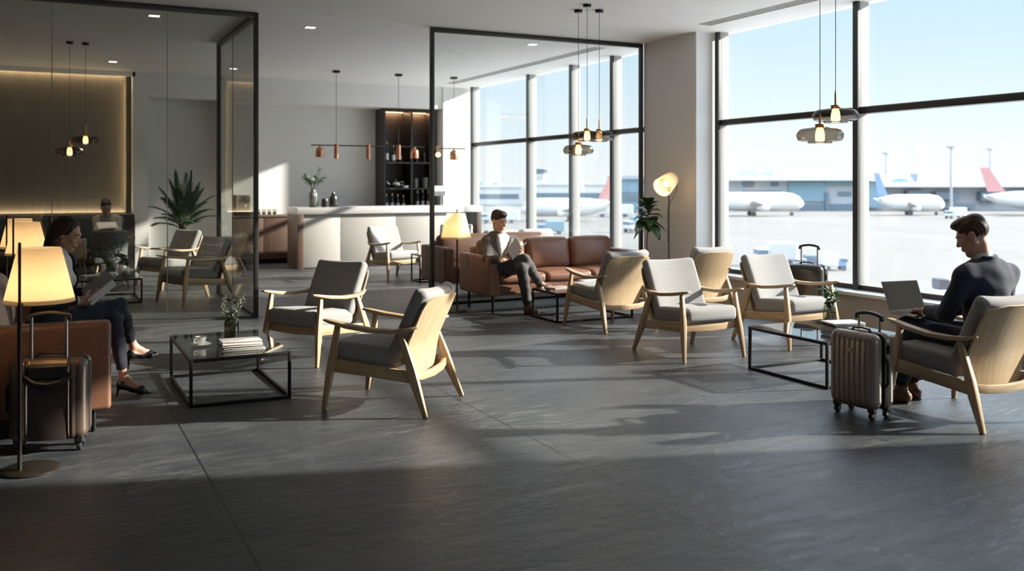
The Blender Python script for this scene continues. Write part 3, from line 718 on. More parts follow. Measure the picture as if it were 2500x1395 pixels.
for i, (a, h_) in enumerate([(-.052, .018), (-.043, .012), (-.036, .012), (-.028, .012), (-.019, .018), (-.010, .018), (-.002, .012), (.008, .016), (.018, .020)]):
    ink.b2(a, a + .0045, -.005 - (.006 if i == 8 else 0), -.005 + h_, .0220, .0224)
    ink.b2(a, a + .008, -.005 + (.004 if i % 2 else .006), -.001 + (.004 if i % 2 else .006), .0220, .0224)
ink.build('title', M['ink'], top)
g = 'books stacked on the right coffee table'
stack([(.29, .22, .030, .0, .0, R(2), M['bookteal'], 'thick bluish book at the bottom of the right stack'),
       (.28, .215, .012, .004, .0, R(-3), M['bookwhite'], 'thin pale book second from bottom of the right stack'),
       (.285, .21, .018, -.004, .0, R(1), M['bookdk'], 'dark-edged book second from top of the right stack'),
       (.285, .215, .014, -.006, .0, R(-1), M['paper'], 'white book on top of the right stack')], 5.93, 5.62, .3704, R(-14), g)
stack([(.28, .20, .012, .0, .0, 0, M['bookgrey'], 'flat grey magazine on the coffee table before the cognac sofa')], 5.48, 9.60, .3454, R(12), 'reading matter on the low table')
stack([(.30, .22, .05, .0, .0, 0, M['bookgrey'], 'thick grey book on the coffee table before the cognac sofa'), (.26, .20, .012, 0, 0, .1, M['paper'], 'white booklet on the thick grey book')], 5.98, 9.66, .3454, R(-8), 'reading matter on the low table')
stack([(.26, .20, .012, .0, .0, 0, M['bookwhite'], 'pale magazine lying on the coffee table in the glass room')], .60, 13.75, .3354, R(15), 'magazines in the glass room')
# cup & saucer
o = MB().lathe([(0, .004), (.03, .004), (.055, .008), (.078, .016), (.080, .017), (.078, .019), (.05, .012), (.03, .009), (0, .009)], n=40).build('saucer', M['white'], None)
o.location = (1.075, 7.40, .3503); tag(o, 'white saucer under the teacup on the left coffee table', 'saucer')
t = thing('teacup', 'white teacup on its saucer on the left coffee table', 'cup', (1.075, 7.40, .3595), R(35))
MB().lathe([(0, .001), (.024, .001), (.026, .006), (.038, .025), (.043, .062), (.0405, .062), (.035, .025), (.022, .009), (0, .008)], n=36).build('cup', M['white'], t)
MB().tube([(-.040, 0, .052), (-.060, 0, .050), (-.066, 0, .036), (-.056, 0, .022), (-.036, 0, .020)], .0042, 8).build('handle', M['white'], t)
MB().lathe([(0, .050), (.041, .050)], n=30).build('coffee', pbr('coffee', (.09, .045, .02), .2), t)

def leafquad(mb, p, d, up, L, W, droop=.2, fold=.15, n=5, tip=.0):
    d = Vector(d).normalized(); up = Vector(up); s = d.cross(up).normalized(); up = s.cross(d)
    vs = []; fs = []
    for i in range(n + 1):
        t = i/n
        w = W*(math.sin(PI*min(1, t*.93 + .04))**.8)*(1 - .25*t)
        c = Vector(p) + d*(L*t*(1 - droop*.25*t)) - Vector((0, 0, 1))*(droop*L*t*t) 
        vs += [tuple(c - s*w/2 + up*fold*w), tuple(c), tuple(c + s*w/2 + up*fold*w)]
    for i in range(n):
        a = i*3
        fs += [(a, a+1, a+4, a+3), (a+1, a+2, a+5, a+4)]
    mb.add(vs, fs)
def sprig(mb_s, mb_l, base, tip, rnd, nleaf, L, W, sag=.0, sr=.0018):
    base, tip = Vector(base), Vector(tip); pts = []
    for i in range(7):
        t = i/6; p = base.lerp(tip, t); p.z += sag*math.sin(PI*t*.9)
        p.x += rnd.uniform(-.004, .004); p.y += rnd.uniform(-.004, .004); pts.append(p)
    mb_s.tube(pts, [sr*(1.2 - .1*i) for i in range(7)], 5)
    for i in range(nleaf):
        t = .35 + .65*i/max(1, nleaf - 1); k = min(5, int(t*6)); p = pts[k].lerp(pts[k+1], t*6 - k)
        ax = (pts[k+1] - pts[k]).normalized(); a = i*2.4 + rnd.uniform(-.4, .4)
        q = ax.orthogonal().normalized(); q = Matrix.Rotation(a, 3, ax) @ q
        leafquad(mb_l, p, q*.85 + ax*.55, ax, L*rnd.uniform(.75, 1.15), W*rnd.uniform(.8, 1.1), rnd.uniform(0, .25), .12, 4)
def vase(name, lab, loc, prof, m, ribs=0, parts=None):
    t = thing(name, lab, 'vase', loc)
    mb = MB().lathe(prof, n=48)
    if ribs:
        mb.v = [(x*(1 + .035*math.cos(ribs*math.atan2(y, x))), y*(1 + .035*math.cos(ribs*math.atan2(y, x))), z) for x, y, z in mb.v]
    mb.build('vase', m, t); return t
# left table: smoked jar with white wax flowers
rn = random.Random(3)
o = MB()
t = vase('flower_vase', 'smoky green glass vase on the left coffee table', (1.345, 7.62, .3504), [(0, .004), (.052, .004), (.056, .012), (.056, .135), (.050, .155), (.036, .168), (.034, .178), (.047, .215), (.045, .215), (.031, .178), (.033, .168), (.047, .153), (.053, .135), (.053, .014), (0, .012)], M['glass_vase'])
t = thing('flower_bunch', 'bunch of small white flowers in the smoky green vase', 'flowers', (1.345, 7.62, .3504))
ms, ml, mf = MB(), MB(), MB()
for i in range(13):
    a = i*2.4; r = rn.uniform(.05, .125); tip = (r*math.cos(a), r*math.sin(a), rn.uniform(.25, .345))
    sprig(ms, ml, (rn.uniform(-.02, .02), rn.uniform(-.02, .02), .03), tip, rn, 9, .030, .010, .01)
    if i % 2 == 0 or i > 8:
        for k in range(7):
            q = Vector(tip) + Vector((rn.uniform(-.015, .015), rn.uniform(-.015, .015), rn.uniform(-.06, .012)))
            for e in range(5):
                b = e*2*PI/5; leafquad(mf, q, (math.cos(b), math.sin(b), .5), (0, 0, 1), .0085, .0065, 0, .1, 2)
ms.build('stem', M['stem'], t); ml.build('foliage', M['leafsage'], t); f = mf.build('blossom', M['flower'], t)
# right table: ribbed clear vase with green leaves
t = vase('flower_vase', 'clear ribbed glass vase on the right coffee table', (6.10, 5.94, .3704), [(0, .004), (.040, .004), (.050, .012), (.055, .06), (.054, .12), (.046, .165), (.036, .185), (.034, .20), (.037, .207), (.035, .207), (.031, .20), (.033, .185), (.043, .163), (.051, .12), (.052, .06), (.046, .016), (0, .012)], M['glass_clear'], 22)
t = thing('leaf_bunch', 'bunch of fresh green leaves in the clear ribbed vase', 'plant', (6.10, 5.94, .3704))
ms, ml = MB(), MB()
for i in range(11):
    a = i*2.4; r = rn.uniform(.02, .085); sprig(ms, ml, (rn.uniform(-.015, .015), rn.uniform(-.015, .015), .05), (r*math.cos(a), r*math.sin(a), rn.uniform(.25, .33)), rn, 7, .055, .036, .01, .0022)
ms.build('stem', M['stem'], t); ml.build('foliage', M['leaf3'], t)
# bar counter
t = vase('branch_vase', 'tall grey ribbed vase on the bar counter', (4.55, 17.30, 1.1354), [(0, 0), (.075, 0), (.082, .02), (.082, .20), (.07, .27), (.045, .30), (.04, .33), (.05, .345), (.045, .345), (.03, .31), (0, .30)], M['greyvase'], 16)
t = thing('olive_branches', 'loose leafy branches in the tall grey vase on the counter', 'plant', (4.55, 17.30, 1.1354))
ms, ml = MB(), MB()
for i in range(10):
    a = i*2.4; r = rn.uniform(.10, .36); sprig(ms, ml, (0, 0, .30), (r*math.cos(a), .6*r*math.sin(a), rn.uniform(.45, .78 - r*.45)), rn, 20, .088, .027, .05, .003)
ms.build('stem', M['bark'], t); ml.build('foliage', M['leafsage'], t)
t = thing('lidded_jar', 'small dark lidded jar between vase and bottle jar on the counter', 'jar', (4.76, 17.25, 1.1354))
MB().lathe([(0, 0), (.06, 0), (.066, .02), (.066, .13), (.06, .145), (0, .145)], n=28).build('body', M['darkvase'], t)
MB().lathe([(0, .175), (.012, .172), (.014, .16), (.06, .155), (.062, .146), (0, .146)], n=24).build('lid', M['darkvase'], t)
t = thing('stoneware_jar', 'larger dark glazed jar with short neck on the counter', 'jar', (4.935, 17.29, 1.1354))
MB().lathe([(0, 0), (.075, 0), (.086, .03), (.086, .15), (.07, .20), (.038, .22), (.036, .245), (.045, .255), (.04, .255), (.03, .23), (0, .22)], n=30).build('body', M['darkvase'], t)
MB().lathe([(0, .285), (.02, .28), (.028, .25)], n=20).build('stopper', M['darkvase'], t)
# glass-room table: plant vase, tea things
t = vase('flower_vase', 'clear glass vase on the coffee table inside the glass room', (.82, 13.74, .3354), [(0, .004), (.06, .004), (.066, .02), (.066, .14), (.05, .18), (.055, .20), (.050, .20), (.046, .18), (.06, .14), (.06, .02), (0, .014)], M['glass_clear'])
t = thing('leaf_bunch', 'bushy green bunch in the vase inside the glass room', 'plant', (.82, 13.74, .3354))
ms, ml = MB(), MB()
for i in range(18):
    a = i*2.4; r = rn.uniform(.05, .19); sprig(ms, ml, (0, 0, .05), (r*math.cos(a), r*math.sin(a), rn.uniform(.28, .46)), rn, 10, .06, .022, .02, .002)
ms.build('stem', M['stem'], t); ml.build('foliage', M['leafsage'], t)
t = thing('teapot', 'white teapot on the coffee table inside the glass room', 'teapot', (1.02, 13.50, .3354), R(-20))
MB().lathe([(0, 0), (.05, 0), (.085, .03), (.09, .06), (.07, .095), (.03, .11), (0, .112)], n=26).build('body', M['white'], t)
MB().tube([(.07, 0, .05), (.12, 0, .08), (.14, 0, .125)], [.018, .012, .008], 8).build('spout', M['white'], t)
MB().tube([(-.07, 0, .085), (-.12, 0, .08), (-.12, 0, .04), (-.075, 0, .03)], .008, 8).build('handle', M['white'], t)
MB().lathe([(0, .145), (.014, .14), (.012, .12), (.03, .11)], n=12).build('lid', M['white'], t)
for i, (x, y, r, h, lab) in enumerate([(.83, 13.45, .045, .07, 'small white sugar bowl beside the white teapot'), (.97, 13.69, .06, .13, 'round white jar behind the white teapot'), (.72, 13.62, .035, .15, 'white pillar candle left of the glass room vase')]):
    o = MB().lathe([(0, 0), (r*.8, 0), (r, h*.3), (r, h*.7), (r*.6, h), (0, h)] if i < 2 else [(0, 0), (r, 0), (r, h), (0, h)], n=20).build(('sugar_bowl', 'round_jar', 'pillar_candle')[i], M['white'], None)
    o.location = (x, y, .3354); tag(o, lab, ('bowl', 'jar', 'candle')[i])
for i in range(2):
    o = MB().lathe([(0, .004), (.03, .004), (.034, .09), (.031, .09), (.028, .01), (0, .01)], n=18).build('water_glass', M['glass_clear'], None)
    o.location = (.97 + .10*i, 13.31 + .02*i, .3354); tag(o, ('left water glass on the glass room table', 'right water glass on the glass room table')[i], 'glass')

# ================================================================= SUITCASES
def suitcase(lab, loc, rz, w, d, h0, h1, hh, shell, style):
    """w wide (local x), d deep (local y); shell from h0 to h1; handle up to hh"""
    t = thing('suitcase', lab, 'suitcase', loc, rz, 'cabin suitcases')
    zc, hz = (h0 + h1)/2, h1 - h0
    for s in (-1, 1):
        if style == 'ribs':
            fn = lambda o, s=s: (o.x, o.y - (s*.0065*max(0, math.cos(o.x*2*PI/(w/9.0)))**6*(1 if o.y*s > d*.1 else 0)), o.z)
            n = 64
        elif style == 'bands':
            def fn(o, s=s):
                a = abs(o.x)/(w/2); b = .008 if (.50 < a < .56 or .60 < a < .66) else (-.004 if a < .50 else 0)
                return (o.x, o.y + s*(b if o.y*s > d*.1 else 0), o.z)
            n = 40
        else: fn = None; n = 5
        MB().rbox((0, s*d*.253, zc), (w, d*.49, hz), min(.055, d*.24), (0, .012, .004), n=n, fn=fn).build('shell', shell, t, ang=60)
    MB().rbox((0, 0, zc), (w*.992, .016, hz*.992), .05, n=3).build('zipper', M['plastic'], t)
    for sx in (-1, 1):
        for sy in (-1, 1):
            x, y = sx*(w/2 - .05), sy*(d/2 - .045)
            wh = MB().cyl((x - .012, y, .026), (x + .012, y, .026), .026, .026, 18).build('wheel', M['rubber'], t, .004)
            MB().cyl((x - .014, y, .026), (x + .014, y, .026), .012, .012, 12).build('hub', M['chrome'], wh)
            MB().rbox((x, y, .060 + (h0 - .05)/2), (.052, .050, h0 - .02), .012).build('wheel_housing', M['plastic'], t)
    # telescopic handle
    yb = -d*.30 if style == 'bands' else d*.34
    hw = w*.22
    MB().cyl((-hw, yb, h1 - .12), (-hw, yb, hh - .02), .0095, .0095, 12).cyl((hw, yb, h1 - .12), (hw, yb, hh - .02), .0095, .0095, 12).build('telescopic_tube', M['chrome'], t)
    MB().bar([(-hw - .018, yb, hh - .045), (-hw - .016, yb, hh - .014), (-hw*.6, yb, hh), (0, yb, hh + .005), (hw*.6, yb, hh), (hw + .016, yb, hh - .014), (hw + .018, yb, hh - .045)], [(.030, .024)]*7, up=(0, 1, 0)).build('pull_handle', M['plastic'], t, .008)
    MB().tube([(-w*.2, 0, h1 - .002), (-w*.16, 0, h1 + .018), (0, 0, h1 + .024), (w*.16, 0, h1 + .018), (w*.2, 0, h1 - .002)], .011, 8, flat=.7).build('carry_handle', M['plastic'], t)
    sd = -1 if style == 'bands' else 1
    MB().tube([(sd*w*.495, .0, zc - .10), (sd*(w*.5 + .022), 0, zc - .07), (sd*(w*.5 + .022), 0, zc + .07), (sd*w*.495, 0, zc + .10)], .011, 8).build('side_handle', M['plastic'], t)
    MB().rbox((sd*(w*.5), .035, zc + hz*.30), (.012, .022, .065), .005).build('lock', M['plastic'], t)
    MB().b2(sd*w*.5 - .008, sd*w*.5 + .008, .028, .042, zc + hz*.30 - .02, zc + hz*.30 + .02).build('dial', M['chrome'], t)
    if style == 'bands':
        MB().b2(-w*.23, w*.23, -d/2 - .012, -d/2 + .02, h0 + .01, h1 - .16).build('centre_panel', M['case_panel'], t, .004)
        MB().tube([(-hw - .035, yb - .055, h1 - .09), (-hw*.8, yb - .062, h1 - .135), (0, yb - .065, h1 - .15), (hw*.8, yb - .062, h1 - .135), (hw + .035, yb - .055, h1 - .09)], [.016, .019, .019, .019, .016], 10).build('handle_recess', M['plastic'], t)
        MB().rbox((0, yb - .03, h1 - .075), (hw*2 + .05, .06, .09), .02).build('handle_housing', M['plastic'], t)
    else:
        if style == 'ribs': MB().b2(-w*.06, w*.06, -d/2 - .0145, -d/2 - .008, h1 - .13, h1 - .105).build('badge', shell, t)
    return t
suitcase('bronze suitcase with extended handle behind the nearest floor lamp', (.045, 6.215, 0), R(-11), .43, .22, .07, .555, .822, M['case_bronze'], 'bands')
suitcase('taupe ribbed suitcase standing beside the man with the laptop', (5.045, 4.62, 0), R(-86), .385, .235, .065, .575, .690, M['case_taupe'], 'ribs')
suitcase('large black suitcase by the window behind the armchair', (7.37, 7.50, 0), R(-62), .40, .27, .07, .715, .915, M['case_black'], 'plain')

# ================================================================= PLANTS
def palm(lab, x, y):
    rn = random.Random(11)
    t = thing('potted_palm', lab, 'potted plant', (x, y, 0))
    MB().lathe([(0, 0), (.16, 0), (.20, .34), (.19, .34), (.18, .30), (0, .30)], n=36).build('planter', M['darkvase'], t)
    for i in range(26):
        a = i*2.39996; el = R(87) - (i/25)**.9*R(56); L = rn.uniform(.56, .70)*(1.0 - .34*(i/25))
        h0 = .82 + .40*(1 - i/25)*rn.uniform(.7, 1)
        bx, by = .07*math.cos(a), .07*math.sin(a)
        pts = [Vector((bx*.4, by*.4, .30)), Vector((bx, by, h0*.75))]
        d = Vector((math.cos(a)*math.cos(el), math.sin(a)*math.cos(el), math.sin(el)))
        n = 12; p = Vector((bx*1.2, by*1.2, h0)); rach = [p.copy()]; dd = d.copy()
        for k in range(n):
            dd = (dd + Vector((0, 0, -1))*(.055 + .05*k/n)*math.cos(el*.8)).normalized(); p = p + dd*(L/n); rach.append(p.copy())
        st = MB().tube(pts + rach, [.011, .009] + [.006*(1 - .8*k/n) for k in range(n + 1)], 6)
        fr = st.build('stem', M['stem'], t)
        lf = MB()
        for k in range(2, n + 1):
            ax = (rach[k] - rach[k-1]).normalized(); side = ax.cross(Vector((0, 0, 1)))
            if side.length < .1: side = Vector((math.sin(a), -math.cos(a), 0))
            side.normalize(); q = k/n
            ll = .26*math.sin(PI*(.18 + .74*q))**.7
            for sg in (-1, 1):
                for hf in (0, .5):
                    pp = rach[k-1].lerp(rach[k], hf)
                    leafquad(lf, pp, side*sg*(.95 - .55*q) + ax*(.55 + .5*q) + Vector((0, 0, .22)), (0, 0, 1), ll*rn.uniform(.85, 1.1), .030, .30, .25, 4)
        lf.build('frond', M['leaf'], fr)
palm('large potted palm in the grey wall niche behind the smoked glass', 2.16, 16.75)
rn = random.Random(5)
t = thing('fiddle_leaf_plant', 'small tree with broad dark leaves on a thin stem beside the column lamp', 'potted plant', (7.28, 10.34, 0))
MB().lathe([(0, 0), (.11, 0), (.14, .26), (.13, .26), (.12, .22), (0, .22)], n=32).build('planter', M['white'], t)
MB().tube([(0, 0, .2), (.02, .0, .55), (.0, .01, .80), (.02, 0, 1.02), (.02, .01, 1.25)], [.011, .009, .008, .007, .004], 8).build('stem', M['bark'], t)
for i in range(21):
    a = i*2.39996; z = 1.02 + .28*i/20; e = -.75 + 1.8*i/20
    lf = MB(); leafquad(lf, (.02, .0, z), (math.cos(a), math.sin(a), e), (0, 0, 1), rn.uniform(.20, .27), rn.uniform(.18, .23), .30, .16, 7)
    lf.build('leaf', M['leaf2'], t)
# ================================================================= PEOPLE (smooth implicit surfaces meshed with surface nets)
TH0 = math.atan(1145/2262)
def at(px, py, Y):
    """point of the vertical plane y = Y seen at photo pixel (px, py)"""
    k = (px - 1250)/2262; F = (math.sin(TH0), math.cos(TH0)); Rr = (F[1], -F[0])
    d = Y/(F[1] + k*Rr[1])
    return Vector((d*(F[0] + k*Rr[0]), Y, 1.6 - (py - 446)*d/2262))
class Fld:
    def __init__(s, lo, hi, h):
        s.lo = np.array(lo, np.float32); s.h = h
        s.n = np.ceil((np.array(hi) - s.lo)/h).astype(int) + 1
        s.a = [s.lo[i] + h*np.arange(s.n[i], dtype=np.float32) for i in range(3)]
        s.v = np.full(s.n, 1e3, np.float32)
    def sub(s, c0, c1, m):
        i0 = np.clip(np.floor((np.array(c0) - m - s.lo)/s.h).astype(int), 0, s.n)
        i1 = np.clip(np.ceil((np.array(c1) + m - s.lo)/s.h).astype(int) + 1, 0, s.n)
        sl = tuple(slice(a, b) for a, b in zip(i0, i1))
        P = np.meshgrid(*[s.a[i][sl[i]] for i in range(3)], indexing='ij', sparse=True)
        return sl, P
    def put(s, sl, d, k):
        a = s.v[sl]
        if a.size == 0: return
        h = np.clip(.5 + .5*(a - d)/k, 0, 1)
        s.v[sl] = a + (d - a)*h - k*h*(1 - h)
    def cut(s, sl, d, k):
        a = s.v[sl]
        if a.size == 0: return
        d = -d; h = np.clip(.5 - .5*(a - d)/k, 0, 1)
        s.v[sl] = a + (d - a)*h + k*h*(1 - h)
    def cone(s, a, b, ra, rb, k=.02, end=False, start=False, neg=False):
        a, b = np.array(a, np.float32), np.array(b, np.float32); r = max(ra, rb)
        sl, (X, Y, Z) = s.sub(np.minimum(a, b) - r, np.maximum(a, b) + r, 2*k + 2*s.h + .01)
        u = b - a; L2 = float(u @ u) + 1e-12
        t0 = ((X - a[0])*u[0] + (Y - a[1])*u[1] + (Z - a[2])*u[2])/L2
        t = np.clip(t0, 0, 1)
        d = np.sqrt((X - a[0] - t*u[0])**2 + (Y - a[1] - t*u[1])**2 + (Z - a[2] - t*u[2])**2) - (ra + (rb - ra)*t)
        L = math.sqrt(L2)
        if end: d = np.maximum(d, (t0 - 1)*L)
        if start: d = np.maximum(d, -t0*L)
        (s.cut if neg else s.put)(sl, d, k)
        return s
    def ell(s, c, r, Rm=None, k=.02, neg=False, clip=None):
        c = np.array(c, np.float32); R_ = np.eye(3) if Rm is None else np.array(Rm)
        ext = np.sqrt(((R_*np.array(r)[None, :])**2).sum(1))
        sl, (X, Y, Z) = s.sub(c - ext, c + ext, 2*k + 2*s.h + .01)
        X, Y, Z = X - c[0], Y - c[1], Z - c[2]
        q = [X*R_[0, i] + Y*R_[1, i] + Z*R_[2, i] for i in range(3)]
        k0 = np.sqrt(sum((q[i]/r[i])**2 for i in range(3))); k1 = np.sqrt(sum((q[i]/r[i]**2)**2 for i in range(3))) + 1e-9
        d = (k0*(k0 - 1)/k1).astype(np.float32)
        if clip: d = np.maximum(d, clip(*q))
        (s.cut if neg else s.put)(sl, d, k)
        return s
    def disp(s, fn):
        X, Y, Z = np.meshgrid(*s.a, indexing='ij', sparse=True)
        m = np.abs(s.v) < .03
        if m.any():
            i = np.nonzero(m); s.v[i] -= fn(s.a[0][i[0]], s.a[1][i[1]], s.a[2][i[2]])
        return s
    def keep(s, fn):
        """intersect with fn(x,y,z) <= 0"""
        m = s.v < .08
        i = np.nonzero(m); s.v[i] = np.maximum(s.v[i], fn(s.a[0][i[0]], s.a[1][i[1]], s.a[2][i[2]]))
        return s
    def mesh(s):
        v = s.v; ins = v < 0; n = s.n
        cs = [slice(0, -1), slice(1, None)]
        cnt = np.zeros(n - 1, np.uint8)
        for a in cs:
            for b in cs:
                for c in cs: cnt += ins[a, b, c]
        act = (cnt > 0) & (cnt < 8); I = np.argwhere(act).astype(np.int32)
        idx = np.full(n - 1, -1, np.int32); idx[act] = np.arange(len(I))
        acc = np.zeros((len(I), 3), np.float32); num = np.zeros(len(I), np.float32)
        cor = [(i, j, k) for i in (0, 1) for j in (0, 1) for k in (0, 1)]
        for A in cor:
            for ax in range(3):
                if A[ax]: continue
                B = list(A); B[ax] = 1
                va = v[I[:, 0] + A[0], I[:, 1] + A[1], I[:, 2] + A[2]]; vb = v[I[:, 0] + B[0], I[:, 1] + B[1], I[:, 2] + B[2]]
                m = (va < 0) != (vb < 0); t = va[m]/(va[m] - vb[m])
                p = np.tile(np.array(A, np.float32), (m.sum(), 1)); p[:, ax] = t
                acc[m] += p; num[m] += 1
        P = s.lo + s.h*(I + acc/num[:, None])
        F = []
        for ax in range(3):
            a = [slice(None)]*3; b = [slice(None)]*3; a[ax] = slice(0, -1); b[ax] = slice(1, None)
            ea = ins[tuple(a)]; eb = ins[tuple(b)]; E = np.argwhere(ea != eb)
            o1, o2 = (ax + 1) % 3, (ax + 2) % 3
            E = E[(E[:, o1] > 0) & (E[:, o2] > 0) & (E[:, o1] < n[o1] - 1) & (E[:, o2] < n[o2] - 1)]
            fl = ea[E[:, 0], E[:, 1], E[:, 2]]
            q = []
            for d1, d2 in ((-1, -1), (0, -1), (0, 0), (-1, 0)):
                C = E.copy(); C[:, o1] += d1; C[:, o2] += d2; q.append(idx[C[:, 0], C[:, 1], C[:, 2]])
            q = np.stack(q, 1); q[~fl] = q[~fl][:, ::-1]; F.append(q)
        F = np.concatenate(F); return P, F[(F >= 0).all(1)]
def skin_obj(name, fld, mats, parent=None, org=(0, 0, 0), pick=None, smooth=1):
    P, F = fld.mesh()
    if smooth:
        for _ in range(smooth):
            acc = np.zeros_like(P); c = np.zeros(len(P), np.float32)
            for i in range(4):
                j = (i + 1) % 4
                np.add.at(acc, F[:, i], P[F[:, j]]); np.add.at(acc, F[:, j], P[F[:, i]])
                np.add.at(c, F[:, i], 1); np.add.at(c, F[:, j], 1)
            P = P*.5 + .5*acc/np.maximum(c, 1)[:, None]
    org = np.array(org, np.float32)
    me = bpy.data.meshes.new(name); me.from_pydata((P - org).tolist(), [], F.tolist()); me.update()
    me.polygons.foreach_set('use_smooth', [True]*len(F))
    for m in mats: me.materials.append(m)
    if pick is not None:
        ce = P[F].mean(1); me.polygons.foreach_set('material_index', pick(ce).astype(np.int32))
    o = bpy.data.objects.new(name, me); COL.objects.link(o)
    if parent: o.parent = parent
    else: o.location = org.tolist()
    return o
def frame(fwd, up):
    f = Vector(fwd).normalized(); u = Vector(up); r = f.cross(u).normalized(); u = r.cross(f)
    return np.array([[r.x, f.x, u.x], [r.y, f.y, u.y], [r.z, f.z, u.z]])   # columns: right, forward, up
V3 = lambda v: np.array(v, np.float64)

def head_prims(F, c, Rm, s, fem=False):
    L = lambda x, y, z: V3(c) + Rm @ (np.array((x, y, z))*s)
    e = lambda p, r, k, **kw: F.ell(L(*p), [x*s for x in r], Rm, k*s, **kw)
    co = lambda a, b, ra, rb, k, **kw: F.cone(L(*a), L(*b), ra*s, rb*s, k*s, **kw)
    w = .94 if fem else 1
    e((0, -.014, .034), (.074*w, .094, .084), .02)
    e((0, .030, -.028), ((.054 if fem else .059)*w, .062, .081 if fem else .084), .03)
    for q in (-1, 1):
        co((q*(.048 if fem else .054)*w, .0, -.050), (q*(.014 if fem else .020), .062, -.097 if fem else -.100), .013 if fem else .018, .011 if fem else .015, .03)
        e((q*(.034 if fem else .038), .060, -.018), (.020, .020, .020), .02)
    e((0, .064, -.097 if fem else -.101), (.018 if fem else .024, .020, .016 if fem else .019), .022)
    e((0, .078, .026), (.047*w, .013, .010 if fem else .013), .02)
    for q in (-1, 1): e((q*.031, .101, .004), (.017, .016, .013), .010, neg=True)
    for q in (-1, 1):
        e((q*.0305, .0755, .003), (.0155, .0135, .0135), .006)
        e((q*.0305, .0930, -.0015), (.0118, .0095, .0034 if fem else .0040), .003, neg=True)
    co((0, .084, .016), (0, .1015 if fem else .1055, -.024), .0075, .0098 if fem else .0115, .010)
    e((0, .1025 if fem else .1060, -.0270), (.0092, .0090, .0080), .006)
    for q in (-1, 1): e((q*.0115, .0945, -.0310), (.0070, .0090, .0065), .005)
    e((0, .084, -.060), (.026, .012, .016), .010)
    yl = .0045 if fem else .001
    e((0, .0935 - yl, -.0565), (.0205, .0075, .0050), .004); e((0, .0915 - yl, -.0680), (.0180, .0080, .0062), .004)
    e((0, .103 - yl, -.0620), (.0215, .0085, .0016), .0025, neg=True)
    for q in (-1, 1):
        eg = .80 if fem else 1
        e((q*.076*w, -.010, -.004), (.010, .020*eg, .031*eg), .008)
        e((q*.086*w, -.004, -.002), (.007, .010*eg, .017*eg), .004, neg=True)
def hand_prims(F, w, y, n, side, s=1.0, curl=(.35, .4, .3), spread=1.0, thumb=None, rad=1.0):
    w = V3(w); y = V3(Vector(y).normalized()); n = Vector(n); n = V3((n - Vector(y)*n.dot(Vector(y))).normalized())
    t = np.cross(y, n)*(1 if side == 'R' else -1)
    for q in (-.022, -.007, .008, .022): F.cone(w + t*q*.8*s + y*.004, w + y*.084*s + t*q*1.35*s, .0145*s, .0120*s, .010*s)
    F.cone(w - y*.03*s, w + y*.02*s, .024*s, .021*s, .012*s)
    F.cone(w + y*.02*s + t*.018*s, w + y*.052*s + t*.030*s + n*.006*s, .017*s, .014*s, .012*s)
    for i, (q, l) in enumerate(((.0330, .94), (.0110, 1.0), (-.0110, .95), (-.0320, .77))):
        p = w + y*(.086 - (.004 if i in (0, 3) else 0) - (.006 if i == 3 else 0))*s + t*q*s; a = 0
        sp = t*(q*1.4*spread)
        for j, (ll, r0, r1) in enumerate(((.044, .0098, .0088), (.028, .0088, .0078), (.022, .0078, .0066))):
            a += curl[j]*(1 + .10*(i - 1))
            d = (y + sp)*math.cos(a) + n*math.sin(a); d = d/np.linalg.norm(d)
            b = p + d*ll*l*s; F.cone(p, b, r0*s*rad, r1*s*rad, .004*s); p = b
    p = w + y*.030*s + t*.026*s
    th = thumb or ((.75, .70, .25), (.35, .90, .35))
    for (ct, cy_, cn), ll, r0, r1 in ((th[0], .040, .0130, .0108), (th[1], .033, .0106, .0085)):
        d = t*ct + y*cy_ + n*cn; d = d/np.linalg.norm(d); b = p + d*ll*s; F.cone(p, b, r0*s, r1*s, .006*s); p = b
def folds(A, f, ph=0):
    return lambda x, y, z: (A*(np.sin(f*(x*.9 + y*.5 + z*.35) + 2.2*np.sin(f*.33*(z - y)) + ph)*np.sin(f*.45*(z*1.1 - x*.7) + 1.3 + ph))).astype(np.float32)
def bbox(J, m=.2, keys=None):
    P = np.array([list(J[k]) for k in (keys or J) if isinstance(J[k], Vector)]); return P.min(0) - m, P.max(0) + m

SKIN = lambda n, c: pbr(n, c, .48, var=(14, .05), spec=.35)
M['skin_w'] = SKIN('skin_warm', (.54, .325, .235)); M['skin_m'] = SKIN('skin_light', (.50, .30, .215))
M['lip'] = pbr('lips', (.36, .115, .10), .4); M['lip_m'] = pbr('lips_pale', (.42, .20, .16), .45)
def hairmat(n, c): return pbr(n, c, .50, var=(8, .5), stretch=(14, 14, 1.2), bump=(30, .3), spec=.3)
M['hair_dk'] = hairmat('dark_brown_hair', (.034, .018, .011)); M['hair_br'] = hairmat('brown_hair', (.060, .034, .019))
M['eyewhite'] = pbr('eye_white', (.30, .28, .26), .35); M['iris'] = pbr('iris', (.03, .02, .015), .2)
CL = lambda n, c, b=.35: pbr(n, c, .9, var=(60, .14), bump=(700, b*.3), sheen=.12)
M['suit_navy'] = CL('navy_wool', (.018, .023, .045)); M['suit_grey'] = CL('charcoal_wool', (.068, .063, .060))
M['blazer'] = CL('black_blazer', (.012, .011, .012)); M['trouser_navy'] = CL('navy_trousers', (.018, .020, .034))
M['shirt'] = CL('white_shirt', (.66, .65, .64), .15); M['knit'] = pbr('beige_knit', (.36, .32, .27), .95, var=(90, .2), bump=(240, .6))
M['shoe_brown'] = pbr('brown_leather', (.13, .055, .025), .32, coat=.2); M['shoe_black'] = pbr('black_leather', (.014, .012, .012), .3, coat=.2)
M['sock'] = CL('dark_sock', (.012, .012, .016)); M['sole'] = pbr('shoe_sole', (.02, .015, .012), .7)

